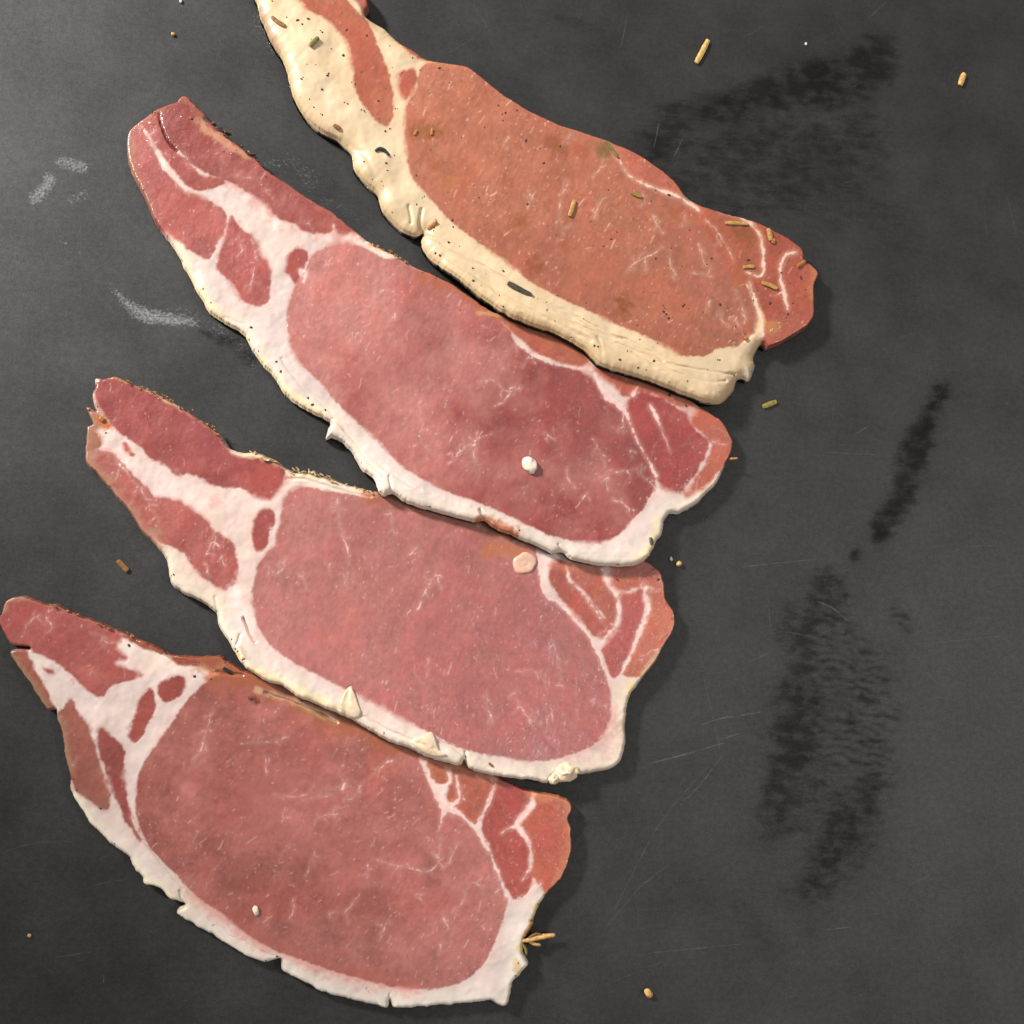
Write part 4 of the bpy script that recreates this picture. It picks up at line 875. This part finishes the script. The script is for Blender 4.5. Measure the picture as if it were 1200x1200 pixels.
for k, pts, w, mat, lab in (
 (0, [(815,75),(822,62),(829,48)], 7.5, 'straw', 'longest loose dried needle lying on the board above the uppermost slice'),
 (0, [(1124,101),(1126,94),(1129,87)], 8, 'straw', 'short tan needle bit alone near the top right corner'),
 (0, [(893,477),(901,474),(909,471)], 6.5, 'olive', 'yellow-green needle bit on the board below the uppermost slice end'),
 (0, [(138,657),(144,663),(150,669)], 6.5, 'brown', 'short brown needle bit on the board left of the third slice'),
 (1, [(668,252),(671,243),(674,233)], 6, 'gold', 'upright golden needle in the middle of the uppermost slice'),
 (1, [(741,224),(747,227),(753,229)], 4.6, 'olive', 'small olive needle right of the upright golden one'),
 (1, [(594,334),(607,341),(622,348)], 7, 'dark', 'large dark leaf sliver on the thick cream fat'),
 (1, [(440,176),(445,173),(451,175),(456,181)], 4.4, 'black', 'black curled leaf on the cream fat near its waist'),
 (1, [(363,55),(368,50),(373,45)], 6, 'green', 'green-brown leaf bit on the fat near the top edge'),
 (1, [(318,17),(326,24),(334,29)], 5, 'brown', 'brown twig bit on the top left tip of the fat'),
 (1, [(711,164),(718,172),(725,182)], 4.2, 'green', 'thin green needle at the upper rim of the uppermost slice'),
 (1, [(851,260),(864,260),(877,261)], 5, 'gold', 'long level golden needle on the right end cap'),
 (1, [(901,267),(903,274),(904,281)], 6.5, 'gold', 'thick upright golden needle by the right end rim'),
 (1, [(906,284),(909,279)], 5, 'amber', 'tiny amber bit touching the thick upright golden needle'),
 (1, [(872,312),(878,311),(885,311)], 4.5, 'gold', 'short level golden needle below the brown stain'),
 (1, [(894,330),(903,333),(912,337)], 5.5, 'gold', 'slanted golden needle lowest on the right end'),
 (1, [(935,311),(940,308),(946,304)], 5, 'amber', 'amber needle at the far right notch of the uppermost slice'),
 (1, [(501,265),(506,263),(512,258)], 5.5, 'amber', 'orange needle on the fat beside the deep fold'),
 (1, [(391,145),(395,147),(399,149)], 5, 'brown', 'small brown bit on the left bulge of the fat'),
 (1, [(874,397),(877,394)], 6, 'amber', 'amber crumb by the lower right corner of the lean'),
 (1, [(486,156),(489,150)], 3.5, 'amber', 'left of two tiny amber bits in the brown stain by the fat'),
 (1, [(506,156),(507,149)], 3.5, 'amber', 'right of two tiny amber bits in the brown stain by the fat'),
 (4, [(262,783),(267,786),(272,789)], 4.5, 'black', 'dark needle on the browned upper rim of the lowest slice'),
 (3, [(117,489),(121,493)], 6, 'amber', 'orange crumb in the notch at the tip of the third slice'),
 (2, [(855,537),(864,537)], 2.6, 'amber', 'thin amber sliver poking out of the second slice end'),
 (3, [(571,893),(575,897)], 3.4, 'brown', 'tiny brown sliver on the lower fat of the third slice'),
 (2, [(761,640),(760,631)], 4.5, 'dark', 'dark leaf bit on the lower right fat of the second slice'),
):
    needle(k, pts, w, mat, lab, group=GH)

def lump(px, py, k, rx, ry, rz, mat, name, label, cat, parent=None, rot=0.0, seed=0, rough=.22, sink=.35, nu=20, nv=12):
    c = place(k, px, py)
    V = []; F = []
    for j in range(nv + 1):
        th = math.pi * j / nv
        for i in range(nu):
            ph = 2 * math.pi * i / nu
            d = np.array([math.sin(th) * math.cos(ph), math.sin(th) * math.sin(ph), math.cos(th)])
            q = 1 + rough * float(fbm(np.array(d[0] * 1.4 + seed), np.array(d[1] * 1.4 + d[2] * 1.1), 1.0, 900 + seed, 3))
            V.append(d * q * np.array([rx, ry, rz * 1.0]) * PXM)
    for j in range(nv):
        for i in range(nu):
            F.append((j * nu + i, (j + 1) * nu + i, (j + 1) * nu + (i + 1) % nu, j * nu + (i + 1) % nu))
    V = np.array(V); ca, sa = math.cos(rot), math.sin(rot)
    V = np.stack((V[:, 0] * ca - V[:, 1] * sa, V[:, 0] * sa + V[:, 1] * ca, V[:, 2] + rz * PXM * (1 - sink)), -1)
    if parent is None:
        o = mesh_obj(name, V, F, mat, loc=c); tag(o, label, cat)
    else:
        o = mesh_obj(name, V + c - np.array(parent.location), F, mat, parent)
        if label: o['label'] = label
    return o
lump(620, 545, 2, 8.2, 10.5, 5, CRUMB, 'fat_crumb', 'white fat crumb lying on the lean of the second slice', 'crumb', rot=.35, seed=3)
lump(300, 1067, 4, 3.2, 5.2, 2.4, CRUMB, 'fat_crumb', 'small white fat crumb on the lowest slice', 'crumb', rot=.3, seed=5)
lump(759, 1163, 0, 4.2, 6, 3.5, HM['straw'], 'herb_seed', 'tan seed alone on the board near the bottom edge', 'seed', rot=.6, seed=6, sink=.1)
lump(795, 661, 0, 3.6, 3.2, 2.6, HM['straw'], 'herb_crumb', 'tiny tan crumb on the board right of the third slice', 'crumb', seed=7, sink=.1)
lump(786, 655, 0, 2.0, 2.6, 1.6, CRUMB, 'fat_speck', 'tiny white speck beside the tan crumb right of the third slice', 'crumb', seed=8, sink=.1)
lump(203, 41, 0, 2.2, 2.2, 1.8, HM['straw'], 'herb_crumb', 'tiny yellowish crumb on the board at the upper left', 'crumb', seed=9, sink=.1)
lump(35, 1096, 0, 2.0, 2.0, 1.6, HM['straw'], 'herb_crumb', 'tiny crumb on the dark board at the lower left', 'crumb', seed=10, sink=.1)
lump(944, 52, 0, 1.8, 2.2, 1.5, CRUMB, 'fat_speck', 'tiny white speck beside the damp smear at the top right', 'crumb', seed=11, sink=.1)
lump(212, 2, 0, 1.6, 2.4, 1.5, CRUMB, 'fat_speck', 'tiny white speck at the top edge left of the fat', 'crumb', seed=12, sink=.1)
# fat knob and nodule that belong to the third slice
lump(662, 905, 3, 14, 9, 7, FLAP, 'fat_knob', 'lumpy white fat knob on the lower rim', None, ROOT[3], rot=.1, seed=21, rough=.5, sink=.75, nu=32, nv=18)
lump(648, 912, 3, 6, 5, 5, FLAP, 'fat_knob', 'small lump beside the fat knob', None, ROOT[3], seed=22, rough=.5, sink=.7)
def disc_nodule(px, py, r, parent, k):
    c = place(k, px, py); V = []; F = []; nu = 30
    prof = [(0, .75), (.14, .72), (.22, .55), (.34, .60), (.5, .85), (.62, .78), (.78, .95), (.92, .75), (1.0, .35), (1.04, -.2)]
    for j, (q, h) in enumerate(prof):
        for i in range(nu):
            a = 2 * math.pi * i / nu
            w = 1 + .10 * math.sin(2 * a + .6) + .05 * math.sin(5 * a)
            V.append((math.cos(a) * q * r * w * PXM, math.sin(a) * q * r * w * PXM, h * 0.0007))
    for j in range(len(prof) - 1):
        for i in range(nu): F.append((j * nu + i, (j + 1) * nu + i, (j + 1) * nu + (i + 1) % nu, j * nu + (i + 1) % nu))
    F.append(tuple(range(nu)))
    o = mesh_obj('fat_nodule', np.array(V) + c - np.array(parent.location), F, GREY_FAT, parent)
    o['label'] = 'round clear fat nodule at the upper rim'
disc_nodule(615, 660, 13, ROOT[3], 3)

def flap(k, poly, lift, name, mat, parent, label=None, thick=0.0007, cup=0.0):
    """a small lifted sheet with thickness; poly px points with lift in mm each"""
    P, ix = catmull(poly, True, 2.5)
    lf = np.interp(ix, np.arange(len(poly) + 1), list(lift) + [lift[0]])
    c = P.mean(0); rings = [1.0, .8, .55, .3]
    n = len(P); top = []; bot = []
    for q in rings:
        for i in range(n):
            p = c + (P[i] - c) * q
            z = lf[i] * q + np.mean(lift) * (1 - q) + cup * (1 - q * q)
            w = place(k, p[0], p[1]); w[2] = surf_z(k, *p) + z * MM + 0.0002
            top.append(w); b = w.copy(); b[2] -= thick + (1 - q) * .0004; bot.append(b)
    V = np.array(top + bot) - np.array(parent.location); N0 = len(top); F = []
    for r_ in range(len(rings) - 1):
        for i in range(n):
            a, b = r_ * n + i, r_ * n + (i + 1) % n
            F.append((a, b, b + n, a + n)); F.append((N0 + a, N0 + a + n, N0 + b + n, N0 + b))
    e = (len(rings) - 1) * n
    F.append(tuple(e + i for i in range(n)))
    for i in range(n): F.append((i, N0 + i, N0 + (i + 1) % n, (i + 1) % n))
    o = mesh_obj(name, V, F, mat, parent)
    if label: o['label'] = label
flap(3, [(398,826),(403,812),(410,804),(415,812),(419,824),(423,838),(412,842),(403,838)], [.05,.25,.5,.4,.25,.1,.1,.05], 'fat_flap', FLAP, ROOT[3], 'folded-up fat flap left of the middle of the lower rim')
flap(3, [(480,868),(492,862),(504,857),(509,866),(513,878),(522,884),(508,886),(494,880)], [.1,.2,.45,.4,.25,.1,.1,.1], 'fat_flap', FLAP, ROOT[3], 'pointed fat flap at the middle of the lower rim')

# herb twig sticking out of the lowest slice
tw = bpy.data.objects.new('herb_twig', None); COL.objects.link(tw)
c = place(4, 612, 1100); tw.location = c; tw.empty_display_size = .004
tag(tw, 'dry branching herb twig poking out of the lowest slice corner', 'herb')
def rod(pts_px_z, w, mat, name):
    W = []
    P, ix = catmull([p[:2] for p in pts_px_z], False, 3.0)
    zz = np.interp(ix, np.arange(len(pts_px_z)), [p[2] for p in pts_px_z])
    x, y = pix2world(P[:, 0], P[:, 1], 3.5 * MM)
    V, F = needle_mesh(np.stack((x, y, zz * MM), -1), w * PXM, flat=.8, taper=.6, seed=int(P[0, 0]), groove=False)
    return mesh_obj(name, V - np.array(tw.location), F, HM[mat], tw)
rod([(608,1102,4.3),(620,1101,4.0),(634,1098,3.4),(651,1096,3.0)], 5.5, 'straw', 'stem')
rod([(616,1100,4.0),(625,1106,3.4),(634,1108,2.8)], 4, 'straw', 'side_shoot')
rod([(618,1100,4.2),(628,1094,3.8),(640,1099,3.2)], 3.2, 'brown', 'side_shoot')
rod([(612,1098,4.6),(618,1088,4.4),(624,1080,4.0)], 4.5, 'brown', 'side_shoot')
rod([(610,1104,4.4),(616,1112,3.8),(617,1120,3.2)], 3.4, 'olive', 'side_shoot')

# crushed pepper pressed into the slices
def zc(x0, y0, s, L): return [(x0 + a * s, y0 + b * s) for a, b in L]
pep = {1: zc(280,0,.3,[(270,70),(318,118),(324,124),(247,92),(187,62),(360,185),(408,210),(250,300),(245,306),(325,345),(318,437),(325,441),(425,400),(440,315),(455,322),(490,425),(494,430),(545,385),(620,415),(590,493),(573,503),(490,625),(580,662),(575,632),(608,600),(522,690),(770,855),(765,883),(785,995),(770,985),(725,760),(718,766),(835,855),(838,882),(600,820),(820,945),(910,1050),(1015,1160),(1030,1060),(500,130),(420,110),(590,170),(680,215),(710,265),(785,258),(1015,403),(1045,435),(760,480),(940,765),(1130,790),(1010,530),(1065,485),(1180,572),(1190,630),(920,715),(695,678),(750,577),(230,75),(300,250),(265,250),(345,292),(350,285),(240,370),(600,255)])
   + zc(440,100,.3,[(645,240),(660,297),(475,197),(600,458),(408,430),(725,230),(1150,422),(1160,630),(1065,520),(948,568),(1100,670),(380,770),(410,790),(380,720),(480,830),(487,868),(495,872),(695,930),(770,995),(760,990),(860,1030),(850,1026),(945,1083),(1080,1085),(1130,855),(1150,905),(1130,880),(1140,890),(510,100),(555,90),(590,208),(500,730),(430,740),(500,130),(285,410)])
   + zc(640,150,.3,[(485,255),(565,392),(495,463),(650,505),(432,505),(400,352),(778,793),(783,800),(1000,577),(1003,583),(915,482),(960,602),(950,722),(970,680),(1020,625),(280,400),(460,690),(466,698),(480,740),(545,685),(560,700),(540,692),(600,855),(680,905),(410,920),(628,945),(740,965),(280,915),(310,880),(180,860),(100,825),(155,685),(685,685),(880,680),(345,348),(925,560),(930,565),(850,585),(795,510),(350,945),(470,1000)]),
 2: zc(130,90,.3,[(360,828),(390,882),(548,978),(540,1022),(645,1112),(663,1150),(785,480),(605,390),(440,290),(315,165),(370,185),(400,190),(470,245),(490,285),(530,290),(545,300)]) + zc(300,300,.3,[(203,553),(220,580),(270,600),(798,210),(10,370),(115,540)]) + zc(540,340,.3,[(880,450),(884,455),(820,405),(815,410),(605,1075),(598,1075),(740,985),(220,945)]),
 3: zc(80,420,.3,[(412,845),(95,120),(150,290),(145,290),(250,95),(340,130),(370,155),(600,320)]) + zc(440,580,.3,[(595,270),(1105,330),(950,335),(945,330)]) + zc(200,540,.3,[(255,735),(285,770),(265,745),(290,775),(830,1060)]),
 4: zc(0,680,.3,[(100,380),(96,384),(390,890),(395,893),(300,820),(505,255),(815,390),(825,385),(760,375),(970,460),(980,465)]) + zc(340,840,.3,[(890,960),(793,262),(880,1010),(930,830),(925,845),(940,815)])}
def pepper(k, pts, seed):
    r = np.random.default_rng(seed); V = []; F = []
    ra, Z, ins, zm, D = SURF[k]
    pts = [(x, y, r.choice([r.uniform(.5, 1.0), r.uniform(.9, 1.8)])) for x, y in pts]
    nx_ = {1: 90, 2: 26, 3: 22, 4: 26}[k]
    cand = np.argwhere(ins & (D < (40 if k == 1 else 5)) & (D > .8))
    for q in r.integers(0, len(cand), nx_):
        j, i = cand[q]; pts.append((ra.X[j, i], ra.Y[j, i], r.uniform(.5, 1.0)))
    off = np.array(ROOT[k].location)
    base = np.array([(1,0,0),(.5,.87,0),(-.5,.87,0),(-1,0,0),(-.5,-.87,0),(.5,-.87,0),(.3,.1,.8),(-.3,-.1,.7),(0,0,-.6)])
    fs = [(0,1,6),(1,2,6),(2,7,6),(2,3,7),(3,4,7),(4,5,7),(5,6,7),(5,0,6),(1,0,8),(2,1,8),(3,2,8),(4,3,8),(5,4,8),(0,5,8)]
    for x, y, s in pts:
        c = place(k, x, y, 0.0) - off
        a = r.uniform(0, 6.28); ca, sa = math.cos(a), math.sin(a)
        q = base * (1 + r.normal(0, .22, base.shape)) * np.array([s * r.uniform(.9, 1.5), s, s * .55]) * PXM
        q = np.stack((q[:, 0] * ca - q[:, 1] * sa, q[:, 0] * sa + q[:, 1] * ca, q[:, 2] + .12 * PXM), -1) + c
        b0 = len(V); V.extend(q); F.extend([tuple(b0 + t for t in f) for f in fs])
    o = mesh_obj('pepper_flecks', np.array(V), F, PEPPER, ROOT[k], smooth=False)
    tag(o, 'crushed pepper flecks pressed into the slice', kind='stuff')
for k in pep: pepper(k, pep[k], 40 + k)

# frayed rind along the upper rims: small torn flakes
def fray(k, pts, n, size, seed, mat=FRAY):
    r = np.random.default_rng(seed)
    P, _ = catmull(pts, False, 1.0); V = []; F = []; off = np.array(ROOT[k].location)
    for q in range(n):
        p = P[r.integers(0, len(P))] + r.normal(0, 1.3, 2)
        c = place(k, p[0], p[1]) - off
        c[2] = max(c[2], 0.0015)
        m = r.integers(5, 8); a0 = r.uniform(0, 6.28); s = size * r.uniform(.5, 1.2) * PXM
        st = r.uniform(1.0, 2.6); dr = r.normal(-.5, .5)
        b0 = len(V); ring = []
        for j in range(m):
            a = 2 * math.pi * j / m; q_ = s * r.uniform(.6, 1.25)
            x, y = math.cos(a) * q_ * st, math.sin(a) * q_ * .7
            ring.append((x * math.cos(dr) - y * math.sin(dr), x * math.sin(dr) + y * math.cos(dr), r.uniform(0, .0006)))
        for v in ring: V.append(c + np.array(v) + np.array([0, 0, .0001]))
        for v in ring: V.append(c + np.array(v) * np.array([.85, .85, 1]) + np.array([0, 0, .0005]))
        F.append(tuple(b0 + m + j for j in range(m)))
        F.append(tuple(b0 + j for j in range(m - 1, -1, -1)))
        for j in range(m): F.append((b0 + j, b0 + (j + 1) % m, b0 + m + (j + 1) % m, b0 + m + j))
    o = mesh_obj('frayed_rind', np.array(V), F, mat, ROOT[k], smooth=False)
    tag(o, 'small torn flakes along the upper rim', kind='stuff')
fray(3, [(290,529),(340,550),(368,553),(400,566),(434,576)], 34, 1.7, 1, simple_material('pale_frayed_rind', (176, 152, 118), .5, .4))
fray(3, [(150,447),(190,463),(225,484),(258,508)], 30, 1.6, 2)
fray(2, [(244,137),(262,153),(285,172),(302,186)], 30, 1.9, 3, simple_material('dark_frayed_rind', (84, 66, 54), .5, .6))
fray(2, [(436,284),(463,298),(487,312)], 16, 1.6, 4)
fray(4, [(60,709),(110,727),(160,748)], 18, 1.4, 5)
fray(4, [(300,800),(350,818),(420,845),(480,870)], 20, 1.6, 6)
